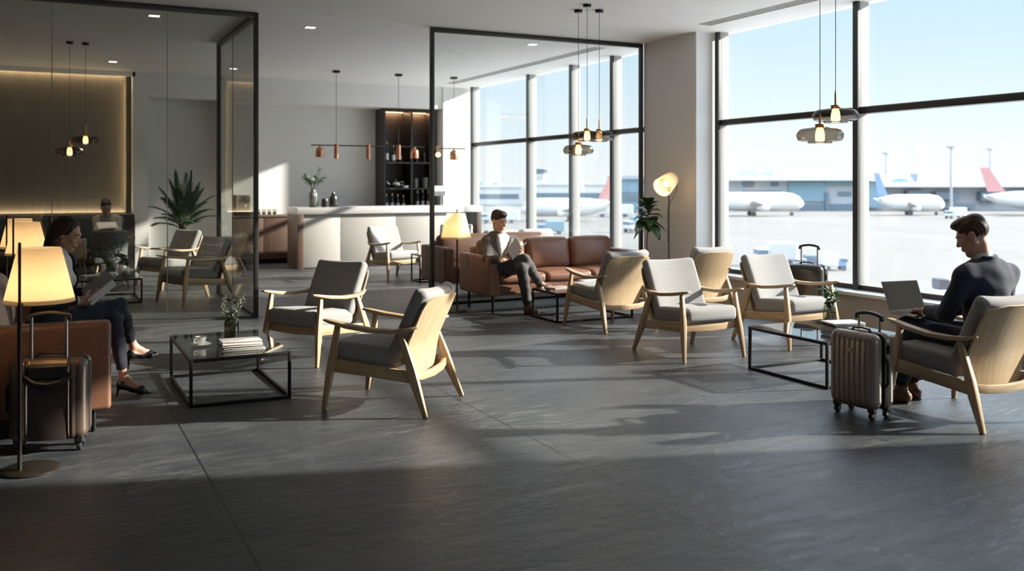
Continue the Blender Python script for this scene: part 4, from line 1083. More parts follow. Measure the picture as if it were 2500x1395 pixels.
def face_parts(root, c, Rm, s, org, hair, look=(0, 1, -.35)):
    c = V3(c); L = lambda x, y, z: Vector((c + Rm @ (np.array((x, y, z))*s) - V3(org)).tolist())
    lk = Rm @ V3(Vector(look).normalized())
    for q in (-1, 1):
        o = L(q*.0305, .0745, .001); r = .0128*s
        me = MB().lathe([(r*math.sin(PI*i/16), -r*math.cos(PI*i/16)) for i in range(17)], n=24)
        me.M = Matrix.Identity(4)
        rot = Vector(lk.tolist()).to_track_quat('Z', 'Y').to_matrix().to_4x4()
        me.v = [tuple(Matrix.Translation(o) @ rot @ Vector(p)) for p in me.v]
        e = me.build('eye', M['eyewhite'], root); e.data.materials.append(M['iris'])
        for p in e.data.polygons:
            if (Vector(p.center) - o).normalized().dot(Vector(lk.tolist())) > .90: p.material_index = 1
        B = []
        for i in range(6):
            u = i/5; x = .012 + .040*u; B.append(L(q*x, .0945 - .020*u*u - .003*u, .0250 + .0055*math.sin(PI*min(1, u*1.15)) - .005*u))
        MB().tube(B, [.0022*s, .0036*s, .0036*s, .0032*s, .0024*s, .0012*s], 6).build('eyebrow', hair, root)
        B = [L(q*(.0305 + .0140*math.sin(a)), .0760 + .0135*math.cos(a), .0022 - .0008*math.cos(a)) for a in [R(-62 + 124*i/8) for i in range(9)]]
        MB().tube(B, .0012*s, 5).build('eyelash', M['iris'], root)

def figure(name, label, J, opt):
    """skin body as the top-level mesh, clothing and hair as its children"""
    s = opt.get('s', 1.0); fem = opt.get('fem', False); h = opt.get('h', .0045); org = Vector((J['pel'].x, J['pel'].y, 0))
    Rh = frame(J['hf'], J['hu']); lo, hi = bbox({k: v for k, v in J.items() if k not in ('hf', 'hu')}, .20)
    lo[2] = max(lo[2], -.02)
    right = (J['sR'] - J['sL']).normalized(); up = (J['nk'] - J['pel']).normalized()
    Rt = frame(up.cross(right), up); a = .90 if fem else 1.0
    tp = lambda t: V3(J['pel'].lerp(J['nk'], t))
    off = lambda x, y, z: Rt @ np.array((x, y, z))
    def torso(F, g, gb=0, k=.05):
        F.ell(tp(.02), ((.160*a + g)*s, (.112*a + g)*s, (.115 + g)*s), Rt, k)
        F.ell(tp(.36), ((.135*a + g)*s, (.100*a + g + gb)*s, (.16 + g)*s), Rt, k)
        F.ell(tp(.70) + off(0, .004, 0), ((.158*a + g)*s, (.106*a + g)*s, (.17 + g)*s), Rt, k)
        if fem:
            for q in (-1, 1): F.ell(tp(.66) + off(q*.062, .078, 0), ((.056 + g*.5)*s, (.052 + g*.5)*s, (.058 + g*.5)*s), Rt, .03)
        for q in ('R', 'L'): F.cone(V3(J['nk'].lerp(J['s' + q], .22) - up*.022*s), V3(J['s' + q] - up*.004), (.050*a + g*.8)*s, (.048*a + g*.9)*s, .05)
        F.ell(tp(.80) + off(0, -.018, 0), ((.165*a + g)*s, (.088*a + g)*s, (.125 + g)*s), Rt, k)
    # ---- skin
    F = Fld(lo, hi, h); torso(F, -.012)
    for q in 'RL':
        F.cone(J['s' + q], J['e' + q], .046*s*a, .038*s*a); F.cone(J['e' + q], J['w' + q], .038*s*a, .0245*s*a)
        F.cone(J['h' + q], J['k' + q], .078*s, .052*s, .03)
        c_ = J['k' + q].lerp(J['a' + q], .33); back = V3(Vector((0, 0, 0)))
        F.cone(J['k' + q], c_, .050*s*a, .050*s*a); F.cone(c_, J['a' + q], .050*s*a, .032*s*a)
        ft = (J['t' + q] - J['a' + q])
        hl = J['f' + q]; F.cone(J['a' + q], hl, .031*s*a, .027*s*a, .02); F.cone(hl, J['t' + q] - ft.normalized()*.04, .026*s*a, .020*s*a, .03); F.cone(J['a' + q].lerp(J['t' + q], .15), J['t' + q] - ft.normalized()*.04, .028*s*a, .018*s*a, .02)
        hn = opt['hand' + q]; hand_prims(F, J['w' + q], hn[0], hn[1], q, (.92 if fem else 1.0)*s, *hn[2:])
    nb = V3(J['nk']); hc = V3(J['hd'])
    F.cone(nb - V3(up)*.03, hc + Rh @ (np.array((0, -.022, -.055))*s), .052*s*a, .046*s*a, .03)
    head_prims(F, hc, Rh, s, fem)
    def pick(ce):
        q = (ce - hc) @ Rh / s
        e = ((q[:, 0]/.021)**2 + ((q[:, 1] - .093)/.016)**2 + ((q[:, 2] + .0622)/.0112)**2) < 1
        return e.astype(np.int32)
    body = skin_obj(name, F, [opt['skin'], opt.get('lip', M['lip_m'])], None, tuple(org), pick, 1)
    tag(body, label, 'person')
    face_parts(body, hc, Rh, s, org, opt['hair'], opt.get('look', (0, 1, -.5)))
    C = lambda nm, F, m, sm=2, pk=None, mm=None: skin_obj(nm, F, [m] + (mm or []), body, tuple(org), pk, sm)
    # ---- hair
    Lh = lambda x, y, z: hc + Rh @ (np.array((x, y, z))*s)
    hl_, hh_ = hc - .26*s, hc + .20*s
    Fh = Fld(hl_ - np.array((0, 0, .06)), hh_, .0035)
    if fem:
        Fh.ell(Lh(0, -.020, .040), [x*s for x in (.082, .103, .092)], Rh, .02)
        for q in (-1, 1):
            yo = -.040 if q > 0 else .0
            Fh.cone(Lh(q*.060, .012 + yo, .030), Lh(q*.066, -.010 + yo, -.075), .030*s, .027*s, .03); Fh.cone(Lh(q*.066, -.010 + yo, -.075), Lh(q*.070, -.030 + yo*.8, -.165), .028*s, .016*s, .03)
            Fh.cone(Lh(q*.040, -.060, -.02), Lh(q*.050, -.075, -.175), .050*s, .026*s, .04)
        Fh.ell(Lh(0, -.070, -.06), [x*s for x in (.078, .050, .125)], Rh, .04)
        Fh.ell(Lh(.006, .100, -.026), [x*s for x in (.072, .097, .122)], Rh, .014, neg=True)
        Fh.ell(Lh(.090, .030, -.038), [x*s for x in (.046, .050, .050)], Rh, .014, neg=True)
        Fh.cone(Lh(0, -.02, -.05), J['nk'], .052*s, .06*s, .01, neg=True)
        part = 0
    else:
        hs = opt.get('hairs', (.078, .098, .088))
        Fh.ell(Lh(0, -.018, .042), [x*s for x in hs], Rh, .02)
        Fh.ell(Lh(.012, .032, .100), [x*s for x in (.062, .068, .036)], Rh, .02)
        Fh.ell(Lh(.0, -.05, .085), [x*s for x in (.062, .055, .045)], Rh, .02)
        Fh.ell(Lh(0, .100, -.016), [x*s for x in (.090, .062, .088)], Rh, .014, neg=True)
        Fh.ell(Lh(0, .055, -.090), [x*s for x in (.12, .075, .085)], Rh, .008, neg=True)
        Fh.ell(Lh(0, -.06, -.135), [x*s for x in (.12, .09, .075)], Rh, .025, neg=True)
        for q in (-1, 1): Fh.ell(Lh(q*.080, -.008, -.010), [x*s for x in (.03, .022, .034)], Rh, .006, neg=True)
    def strands(x, y, z):
        q = (np.stack([x, y, z], 1) - hc) @ Rh / s
        an = np.arctan2(q[:, 0], -q[:, 1] + .3*q[:, 2]) if fem else q[:, 0]*12 + 3*q[:, 2]
        return ((.0009 if fem else .0009)*s*np.sin(an*38 + q[:, 2]*26) + .0008*s*np.sin(an*83 + 40*q[:, 1]) + .0012*s*np.sin(an*13 + 30*q[:, 2])).astype(np.float32)
    Fh.disp(strands); C('hair', Fh, opt['hair'], 1)
    # ---- clothes
    wear = opt['wear']; up3 = V3(up)
    def local(x, y, z): return (np.stack([x, y, z], 1) - V3(J['pel'])) @ Rt
    Lt = (J['nk'] - J['pel']).length
    blo, bhi = bbox({k: J[k] for k in ('pel', 'nk', 'sR', 'sL', 'eR', 'eL', 'wR', 'wL')}, .20)
    ch = opt.get('ch', .006)
    if 'shirt' in wear:
        F = Fld(blo, bhi, ch*.75); torso(F, .004)
        F.cone(nb - up3*.05*s, V3(J['nk'].lerp(J['hd'], .40)) + Rh @ np.array((0, -.012, 0))*s, .075*s*a, .061*s*a, .02, end=True)
        F.cone(nb - up3*.02, V3(J['nk'].lerp(J['hd'], .60)), .047*s*a, .049*s*a, .008, neg=True)
        F.disp(lambda x, y, z: (.0022*np.sin(60*local(x, y, z)[:, 2] + 30*local(x, y, z)[:, 0])*np.sin(24*local(x, y, z)[:, 0] + 2)).astype(np.float32) + (local(x, y, z)[:, 1] > 0)*(np.abs(local(x, y, z)[:, 0]) < .014)*.0022)
        C('shirt', F, M['shirt'], 1)
    if 'jacket' in wear or 'sweater' in wear:
        sw = 'sweater' in wear
        F = Fld(blo - np.array((.05, .05, .10)), bhi, ch); torso(F, .018 if not sw else .016, .014 if not sw else .008)
        if not sw:
            F.ell(tp(-.10), ((.175*a)*s, (.135*a)*s, .13*s), Rt, .05)
        for q in 'RL':
            wr = J['e' + q].lerp(J['w' + q], .93)
            F.cone(J['s' + q], J['e' + q], .059*s*a, .054*s*a, .05); F.cone(J['e' + q], wr, .055*s*a, .041*s*a, .02, end=True)
        if not sw:   # standing collar ring
            F.cone(nb - up3*.04*s, V3(J['nk'].lerp(J['hd'], .26)) + Rh @ np.array((0, -.030, 0))*s, .088*s*a, .070*s*a, .02, end=True)
            F.cone(nb - up3*.06*s, V3(J['nk'].lerp(J['hd'], .5)), .066*s*a, .062*s*a, .006, neg=True)
        else:
            F.cone(nb - up3*.04*s, V3(J['nk'].lerp(J['hd'], .20)), .082*s*a, .066*s*a, .02, end=True); F.cone(nb - up3*.02*s, V3(J['nk'].lerp(J['hd'], .5)), .056*s*a, .056*s*a, .004, neg=True)
        fo = folds(.0032*s, 36, opt.get('ph', 0))
        vb, vw = opt.get('vb', .30), opt.get('vw', .085)
        def dsp(x, y, z):
            d = fo(x, y, z)
            if not sw:
                q = local(x, y, z); t = np.clip((q[:, 2]/Lt - vb)/(1.02 - vb), 0, 1); wv = vw*s*t
                lap = (q[:, 1] > 0) & (np.abs(q[:, 0]) < wv + .052*s*np.sin(PI*np.clip(t*.85 + .12, 0, 1))) & (q[:, 2]/Lt > vb - .02)
                d = np.where(lap, .0065*s, d)
            return d.astype(np.float32)
        F.disp(dsp)
        if not sw:
            def vcut(x, y, z):
                q = local(x, y, z); t = (q[:, 2]/Lt - vb)/(1.02 - vb)
                wv = np.where(t > 0, vw*s*np.clip(t, 0, 1.2), opt.get('open', .004)*s*np.clip(-t*4, 0, 1))
                return np.where((q[:, 1] > .0) & (q[:, 1] < .165*s), np.minimum((wv - np.abs(q[:, 0])), .02), -.02).astype(np.float32)
            F.keep(vcut)
        C('sweater' if sw else 'jacket', F, opt['coat'], 1)
        if not sw:
            Fc = Fld(*bbox({k: J[k] for k in ('wR', 'wL')}, .10), .005)
            for q in 'RL': Fc.cone(J['e' + q].lerp(J['w' + q], .80), J['e' + q].lerp(J['w' + q], .985), .034*s*a, .035*s*a, .01, end=True)
            C('shirt_cuff', Fc, M['shirt'], 1)
    if 'trousers' in wear:
        F = Fld(*bbox({k: J[k] for k in ('pel', 'hR', 'hL', 'kR', 'kL', 'aR', 'aL')}, .20), ch)
        F.ell(tp(-.02), ((.172*a)*s, (.126*a)*s, .125*s), Rt, .05)
        for q in 'RL':
            e_ = J['k' + q].lerp(J['a' + q], opt.get('hem', .93))
            F.cone(J['h' + q], J['k' + q], .094*s*a, .066*s*a, .035); m_ = J['k' + q].lerp(J['a' + q], .35)
            F.cone(J['k' + q], m_, .064*s*a, .061*s*a, .02); F.cone(m_, e_, .061*s*a, opt.get('hemr', .052)*s, .02, end=True)
        F.disp(folds(.0038*s, 46, 1.0 + opt.get('ph', 0))); C('trousers', F, opt['legs'], 1)
    if 'sock' in wear:
        F = Fld(*bbox({k: J[k] for k in ('aR', 'aL', 'kR', 'kL')}, .10), .006)
        for q in 'RL': F.cone(J['k' + q].lerp(J['a' + q], .80), J['a' + q], .044*s, .039*s, .01)
        C('sock', F, M['sock'], 1)
    for q in 'RL':
        if 'shoes' in wear:
            A, T, Hh = J['a' + q], J['t' + q], J['f' + q]; fl = min(Hh.z, T.z) - .030*s if True else 0
            F = Fld(*bbox({'a': A, 't': T, 'f': Hh}, .12), .0045); d = (T - Hh).normalized(); u = Vector((0, 0, 1)); u = (u - d*u.dot(d)).normalized(); Rs = frame(d, u)
            F.cone(Hh + u*.004, Hh.lerp(T, .55), .040*s, .043*s, .03); F.cone(Hh.lerp(T, .5), T, .044*s, .030*s, .03)
            F.cone(A - u*.01, A + (A - Hh)*.12, .045*s, .043*s, .02, end=True); F.cone(A.lerp(T, .15) - u*.01, A.lerp(T, .70) - u*.02, .038*s, .033*s, .03)
            F.cone(A + u*.005, A + (A - Hh)*.4, .034*s, .034*s, .006, neg=True)
            b0 = V3(Hh) - V3(u)*.030*s
            F.keep(lambda x, y, z: (-((np.stack([x, y, z], 1) - b0) @ V3(u))).astype(np.float32))
            sh = C('shoe', F, opt['shoe'], 1)
            w_ = [(-.030, -.030), (-.041, .0), (-.036, .08), (-.044, .17), (-.032, .235), (0, .258), (.032, .235), (.044, .17), (.036, .08), (.041, 0), (.030, -.030), (0, -.040)]
            Ls = (T - Hh).length/.24
            mb = MB(); mb.loft([[tuple(Vector((V3(Hh) + Rs @ (np.array((x, y*Ls/s, -.030 - dz))*s) - V3(org)).tolist())) for x, y in w_] for dz in (.0, .010)])
            mb.build('sole', M['sole'], sh)
            for i in range(4):
                c0 = V3(A.lerp(T, .30 + .09*i)) + V3(u)*(.020 - .010*i)*s
                MB().tube([tuple(c0 + Rs @ np.array((x, 0, .012 - abs(x)*.5))*s - V3(org)) for x in (-.02, -.01, 0, .01, .02)], .0022, 5).build('lace', M['sole'], sh)
        if 'pumps' in wear:
            A, T, Hh = J['a' + q], J['t' + q], J['f' + q]; d = (T - Hh).normalized(); u = V3((A - Hh).normalized())
            F = Fld(*bbox({'a': A, 't': T, 'f': Hh}, .12), .004)
            F.cone(Hh, Hh.lerp(T, .5), .036*s*a, .034*s*a, .02); F.cone(Hh.lerp(T, .5), T - d*.02, .037*s*a, .032*s*a, .02); F.cone(T - d*.02, T + d*.045, .030*s*a, .009*s*a, .03)
            F.cone(Hh, Hh + (A - Hh)*.35, .034*s*a, .031*s*a, .02)
            n_ = Vector((A - Hh) - d*(A - Hh).dot(d)).normalized(); b0 = V3(Hh.lerp(T, .5)) + V3(n_)*.004
            sidev = V3(d.cross(n_))
            tt = V3(T)
            F.keep(lambda x, y, z: (((np.stack([x, y, z], 1) - b0) @ V3(n_)) - np.interp(((np.stack([x, y, z], 1) - V3(Hh)) @ V3(d))/(T - Hh).length, [-.25, 0, .15, .30, .55, .68, .78], [.040, .030, .014, .002, .0, .012, .09])).astype(np.float32))
            sh = C('pump', F, M['shoe_black'], 1)
            hb = Hh - n_*.02 - d*.012; tip = Vector(opt['heel' + q])
            MB().tube([tuple(hb - org), tuple(hb.lerp(tip, .4) - org), tuple(tip - org)], [.018, .008, .0045], 10).build('heel', M['shoe_black'], sh)
    return body
# ---- woman on the left sofa, right leg crossed over the left, reading
def wp(px, py, dy=0): return at(px, py, 7.55 + dy)
J = dict(pel=Vector((.02, 7.55, .585)), nk=Vector((.105, 7.55, 1.055)), hd=wp(163, 573), hf=Vector((.90, -.36, -.32)), hu=Vector((.30, -.10, .95)),
    sR=Vector((.030, 7.395, 1.010)), sL=Vector((.160, 7.710, 1.015)), eR=Vector((-.02, 7.315, .765)), eL=Vector((.06, 7.80, .765)),
    wR=Vector((.235, 7.375, .748)), wL=Vector((.30, 7.66, .775)),
    hR=Vector((.04, 7.465, .575)), hL=Vector((.04, 7.635, .575)), kR=Vector((.515, 7.60, .665)), kL=Vector((.475, 7.535, .565)),
    aR=Vector((.625, 7.72, .335)), aL=Vector((.540, 7.51, .145)), fR=Vector((.610, 7.725, .270)), tR=Vector((.765, 7.745, .255)),
    fL=Vector((.525, 7.51, .085)), tL=Vector((.685, 7.525, .022)))
w = figure('person', 'woman in black blazer and navy trousers reading a grey book on the left sofa', J, dict(fem=True, s=1.0, h=.0042, skin=M['skin_w'], lip=M['lip'],
    hair=M['hair_dk'], coat=M['blazer'], legs=M['trouser_navy'], wear=('shirt', 'jacket', 'trousers', 'pumps'), hem=.86, hemr=.040, vb=.02, vw=.105, open=.05, look=(0, 1, -.5),
    handR=((.85, .12, .12), (-.25, .75, .55), (.5, .6, .4), .6), handL=((.85, -.35, .15), (-.3, -.6, .7), (.5, .5, .4), .6), heelR=(.585, 7.735, .150), heelL=(.490, 7.51, .0)))
# open book in her hands
t = thing('book', 'open grey book held by the woman in the black blazer', 'book', (.40, 7.50, .77))
sp = Vector((.62, .05, .52)).normalized()
def leafbook(t, sp, wdir, ln, wd, th, cov, flip=1):
    n = sp.cross(wdir).normalized()*flip; wdir = wdir.normalized()
    def sl(o0, o1, l0, l1, w1):
        a = sp*l0; b = sp*l1
        return [[tuple(a + n*o0), tuple(a + wdir*w1 + n*o0), tuple(a + wdir*w1 + n*o1), tuple(a + n*o1)], [tuple(b + n*o0), tuple(b + wdir*w1 + n*o0), tuple(b + wdir*w1 + n*o1), tuple(b + n*o1)]]
    MB().loft(sl(0, .003, -ln/2, ln/2, wd)).build('cover', cov, t)
    MB().loft(sl(.003, th, -ln/2 + .004, ln/2 - .004, wd - .005)).build('pages', M['page'], t)
leafbook(t, sp, Vector((-.42, .62, .66)), .225, .155, .010, M['bookgrey'], -1)
leafbook(t, sp, Vector((-.20, -.80, .32)), .225, .155, .010, M['bookgrey'], 1)

# ---- man on the cognac sofa, right leg crossed over the left
Q = lambda px, py, Y: at(px, py, Y)
J = dict(pel=Q(1212, 652, 10.28), nk=Q(1222, 580, 10.46), hd=Q(1218, 541, 10.40), hf=Vector((.36, -.90, -.24)), hu=Vector((.06, -.16, 1)),
    sR=Q(1190, 591, 10.45), sL=Q(1254, 589, 10.49), eR=Q(1190, 634, 10.22), eL=Q(1262, 628, 10.42), wR=Q(1227, 634, 9.90), wL=Q(1262, 620, 10.10),
    hR=Q(1204, 656, 10.20), hL=Q(1226, 656, 10.34), kR=Q(1281, 634, 9.88), kL=Q(1274, 655, 9.86), aR=Q(1316, 690, 9.98), aL=Q(1288, 727, 9.98),
    fR=Q(1318, 702, 10.0), tR=Q(1350, 704, 9.97), fL=Q(1286, 747, 9.99), tL=Q(1310, 757, 9.82))
for q in 'RL':
    pass
J['fL'].z = .040; J['tL'].z = .034; J['aL'].z = .105
m_ = figure('person', 'man in charcoal suit reading on the cognac sofa with crossed legs', J, dict(s=1.07, h=.006, ch=.0075, skin=M['skin_m'], hair=M['hair_dk'], coat=M['suit_grey'], legs=M['suit_grey'],
    wear=('shirt', 'jacket', 'trousers', 'sock', 'shoes'), shoe=M['shoe_brown'], vb=.12, vw=.092, look=(0, 1, -.4), ph=2.0,
    handR=((.80, .0, .38), (.20, .9, -.25), (.30, .45, .35), .9), handL=((.1, -.75, .2), (-.6, .1, .75), (.6, .7, .5), .6)))
b0 = Q(1263, 620, 9.93)
t = thing('book', 'open dark book held by the man in the charcoal suit', 'book', tuple(b0))
sp = Vector((.50, .32, .40)).normalized()
leafbook(t, sp, Vector((-.50, -.20, .62)), .25, .16, .014, M['bookdk'], -1)
leafbook(t, sp, Vector((.62, .42, .30)), .25, .16, .014, M['bookdk'], 1)

# ---- man with the laptop, seen from behind left
X0, Y0 = 5.775, 4.17
def D(x, y, z): return Vector((X0 + x, Y0 + y, z))
J = dict(pel=D(0, .02, .50), nk=D(-.005, .045, 1.045), hd=D(-.070, .085, 1.232), hf=Vector((-.42, .80, -.42)), hu=Vector((-.16, .38, .92)),
    sR=D(.195, .01, .968), sL=D(-.200, .045, .972), eR=D(.27, .10, .72), eL=D(-.275, .135, .705), wR=D(.03, .36, .69), wL=D(-.175, .375, .690),
    hR=D(.09, .08, .495), hL=D(-.09, .08, .495), kR=D(.07, .53, .560), kL=D(-.185, .53, .560), aR=D(-.03, .62, .115), aL=D(-.195, .57, .115),
    fR=D(-.025, .585, .042), tR=D(-.075, .77, .036), fL=D(-.190, .535, .042), tL=D(-.255, .715, .036))
m_ = figure('person', 'man in navy suit with laptop on his lap in the right foreground armchair', J, dict(s=1.06, h=.0045, skin=M['skin_m'], hair=M['hair_br'], coat=M['suit_navy'], legs=M['suit_navy'],
    wear=('shirt', 'jacket', 'trousers', 'sock', 'shoes'), shoe=M['shoe_brown'], hem=.90, vb=.16, vw=.075, look=(0, 1, -.4), ph=.6,
    handR=((-.55, .75, -.12), (.1, 0, -1), (.35, .45, .35), 1.3), handL=((.25, .90, -.12), (-.1, 0, -1), (.35, .45, .35), 1.3)))
t = thing('laptop', 'open silver laptop with dark screen on the lap of the man in navy', 'laptop', (X0 - .085, Y0 + .50, .640), R(-6))
MB().rbox((0, 0, .009), (.335, .235, .016), .006).build('base', M['chrome'], t)
MB().b2(-.145, .145, -.005, .095, .0172, .0185).build('keyboard', M['plastic'], t)
MB().b2(-.05, .05, -.10, -.02, .0172, .0178).build('touchpad', M['mull'], t)
mm = MB(); mm.M = Matrix.Translation((0, .117, .016)) @ Matrix.Rotation(R(-22), 4, 'X'); mm.rbox((0, .0045, .115), (.335, .008, .225), .003); lid = mm.build('lid', M['chrome'], t)
mm = MB(); mm.M = Matrix.Translation((0, .117, .016)) @ Matrix.Rotation(R(-22), 4, 'X'); mm.b2(-.1655, .1655, -.0012, .0004, .006, .2245); M['bezel'] = pbr('bezel_black', (.018, .018, .018), .7, spec=.03)
mm.build('bezel', M['bezel'], lid)
M['screen'] = pbr('laptop_screen', (.034, .035, .033), .6, spec=0)
mm = MB(); mm.M = Matrix.Translation((0, .117, .016)) @ Matrix.Rotation(R(-22), 4, 'X'); mm.b2(-.152, .152, -.0020, -.0010, .018, .212); mm.build('screen', M['screen'], lid)

# ---- man in the pale sweater on the banquette at the back
def B(px, py, Y): return at(px, py, Y)
J = dict(pel=B(262, 606, 16.98), nk=B(263, 529, 17.02), hd=B(259, 506, 16.93), hf=Vector((.10, -.92, -.42)), hu=Vector((0, -.42, .90)),
    sR=B(236, 537, 17.0), sL=B(288, 537, 17.0), eR=B(236, 566, 16.84), eL=B(290, 566, 16.84), wR=B(249, 563, 16.60), wL=B(278, 563, 16.60),
    hR=Vector((0, 0, 0)), hL=Vector((0, 0, 0)), kR=Vector((0, 0, 0)), kL=Vector((0, 0, 0)), aR=Vector((0, 0, 0)), aL=Vector((0, 0, 0)), fR=Vector((0, 0, 0)), tR=Vector((0, 0, 0)), fL=Vector((0, 0, 0)), tL=Vector((0, 0, 0)))
p = J['pel']; p.z = .53
for q, sx in (('R', -1), ('L', 1)):
    J['h' + q] = Vector((p.x + sx*.09, p.y - .05, .53)); J['k' + q] = Vector((p.x + sx*.11, p.y - .48, .52)); J['a' + q] = Vector((p.x + sx*.11, p.y - .46, .11)); J['f' + q] = Vector((p.x + sx*.11, p.y - .42, .042)); J['t' + q] = Vector((p.x + sx*.13, p.y - .63, .036))
figure('person', 'man in beige sweater reading papers on the dark banquette at the back', J, dict(s=1.05, h=.0075, ch=.009, skin=M['skin_m'], hair=M['hair_dk'], coat=M['knit'], legs=M['suit_grey'],
    wear=('sweater', 'trousers', 'sock', 'shoes'), shoe=M['shoe_black'], look=(0, 1, -.5), ph=.3,
    handR=((.5, -.8, .1), (.4, .3, .8), (.5, .6, .4), .6), handL=((-.5, -.8, .1), (-.4, .3, .8), (.5, .6, .4), .6)))
pp = B(262, 551.5, 16.48)
t = thing('papers', 'sheaf of white papers in the hands of the man in the sweater', 'papers', tuple(pp), R(6))
for i, (w_, rz, z) in enumerate(((.30, .1, 0), (.28, -.12, .012))):
    MB().box((0, 0, z), (w_, .21, .006), rz=rz, rx=R(24)).build('sheet', M['paper'], t)
# ================================================================= OUTSIDE
GZ = -4.60
M['tarmac'] = pbr('tarmac', (.21, .197, .175), .9, var=(.06, .10), stretch=(1, .35, 1))
M['term_w'] = pbr('terminal_white', (.82, .82, .82), .7)
M['term_g'] = pbr('terminal_grey', (.50, .53, .56), .7)
M['term_b'] = pbr('hazed_terminal_glass', (.24, .38, .46), .3)  # lightened, so distance haze is put into the colour
M['term_d'] = pbr('hazed_dark_glass', (.18, .24, .29), .3)  # dark tone raised, with the haze put into its colour
M['plane'] = pbr('aircraft_white', (.80, .80, .80), .4)
M['plane_b'] = pbr('aircraft_blue', (.30, .42, .70), .4)
M['plane_r'] = pbr('aircraft_red', (.72, .36, .34), .4)
M['pole'] = pbr('mast_grey', (.40, .42, .44), .6)
M['tree'] = pbr('tree_crown', (.16, .24, .17), .9)
M['orange'] = pbr('orange_tarp', (.66, .45, .34), .7)
M['lilac'] = pbr('lilac_panel', (.66, .66, .76), .7)
M['case_dk'] = pbr('dark_case', (.10, .10, .12), .6)
M['wheel'] = pbr('tyre', (.16, .16, .17), .8)
struct('ground_apron', MB().b2(8.6, 700, -250, 900, GZ - .2, GZ), M['tarmac'])
TH = math.atan(1145/2262)
# unseen white slab added below the windows to bounce daylight onto the ceiling
M['bounce_w'] = pbr('white_bounce_slab', (.80, .79, .77), .8, var=(.4, .04))
struct('bounce_slab', MB().b2(8.40, 19.3, -8, 40, -1.6, -1.32), M['bounce_w'])
def far(px, d):
    """point on the apron at the bearing px (in the photo's frame) and the distance d along the view"""
    l = (px - 1250)*d/2262
    return (d*math.sin(TH) + l*math.cos(TH), d*math.cos(TH) - l*math.sin(TH), GZ)
def ext(name, lab, cat, px, d, group=None, yaw=0):
    t = thing(name, lab, cat, far(px, d), -TH + yaw, group); return t
H = 1.6 - GZ
def zz(y, d): return H - (y - 446)*d/2262
# main terminal, facade square to the view
d = 205; k = d/2262; t = ext('terminal_building', 'long white-roofed airport terminal beyond the right-hand windows', 'building', 2100, d)
X = lambda px: (px - 2100)*k
MB().b2(X(1700), X(2125), 0, 26, 0, zz(441, d)).build('wing', M['term_g'], t)
MB().b2(X(2125), X(2760), 2, 28, 0, zz(458, d)).build('wing', M['term_g'], t)
MB().b2(X(1690), X(2140), -3, 28, zz(441, d), zz(428, d)).build('roof', M['term_w'], t)
MB().b2(X(2140), X(2780), -2, 30, zz(457, d), zz(444, d)).build('roof', M['term_w'], t)
MB().b2(X(1850), X(1925), 3, 18, zz(428, d), zz(414, d)).build('roof_block', M['term_g'], t)
MB().b2(X(1895), X(1908), 2, 3, zz(428, d), zz(418, d)).build('roof_vent', M['term_w'], t)
MB().b2(X(1924), X(2013), -.6, 0, zz(492, d), zz(445, d)).build('window', M['term_b'], t)
MB().b2(X(2013), X(2098), -.5, 0, zz(452, d), zz(442, d)).build('window', M['term_b'], t)
MB().b2(X(2098), X(2148), -1.5, 0, zz(506, d), zz(442, d)).build('window', M['term_b'], t)
for a, b, y0, y1 in ((1812, 1840, 457, 443), (1882, 1900, 455, 445), (1812, 1910, 474, 466), (2045, 2078, 479, 468), (2215, 2260, 476, 466), (2285, 2340, 486, 469), (2395, 2440, 490, 469), (2290, 2380, 510, 498), (2480, 2560, 486, 470)):
    MB().b2(X(a), X(b), -.2, 2 if a > 2130 else 0, zz(y0, d), zz(y1, d)).build('window', M['term_d'], t)
MB().b2(X(1955), X(2095), -.8, 0, 0, zz(498, d)).build('gate_opening', M['term_d'], t)
MB().b2(X(2012), X(2020), -1.2, 0, 0, zz(470, d)).build('post', M['term_d'], t)
MB().loft([[(X(2195) + 38*k*math.cos(a), y, zz(450, d) + 22*k*math.sin(a)) for a in [PI*i/16 for i in range(17)]] for y in (0, 10)]).build('arched_roof', M['term_w'], t)
MB().loft([[(X(2197) + 26*k*math.cos(a), y, zz(449, d) + 13*k*math.sin(a)) for a in [PI*i/16 for i in range(17)]] for y in (-.3, 1)]).build('arched_window', M['term_b'], t)
MB().b2(X(2261), X(2268), 6, 8, zz(444, d), zz(424, d)).build('flue', M['term_d'], t)

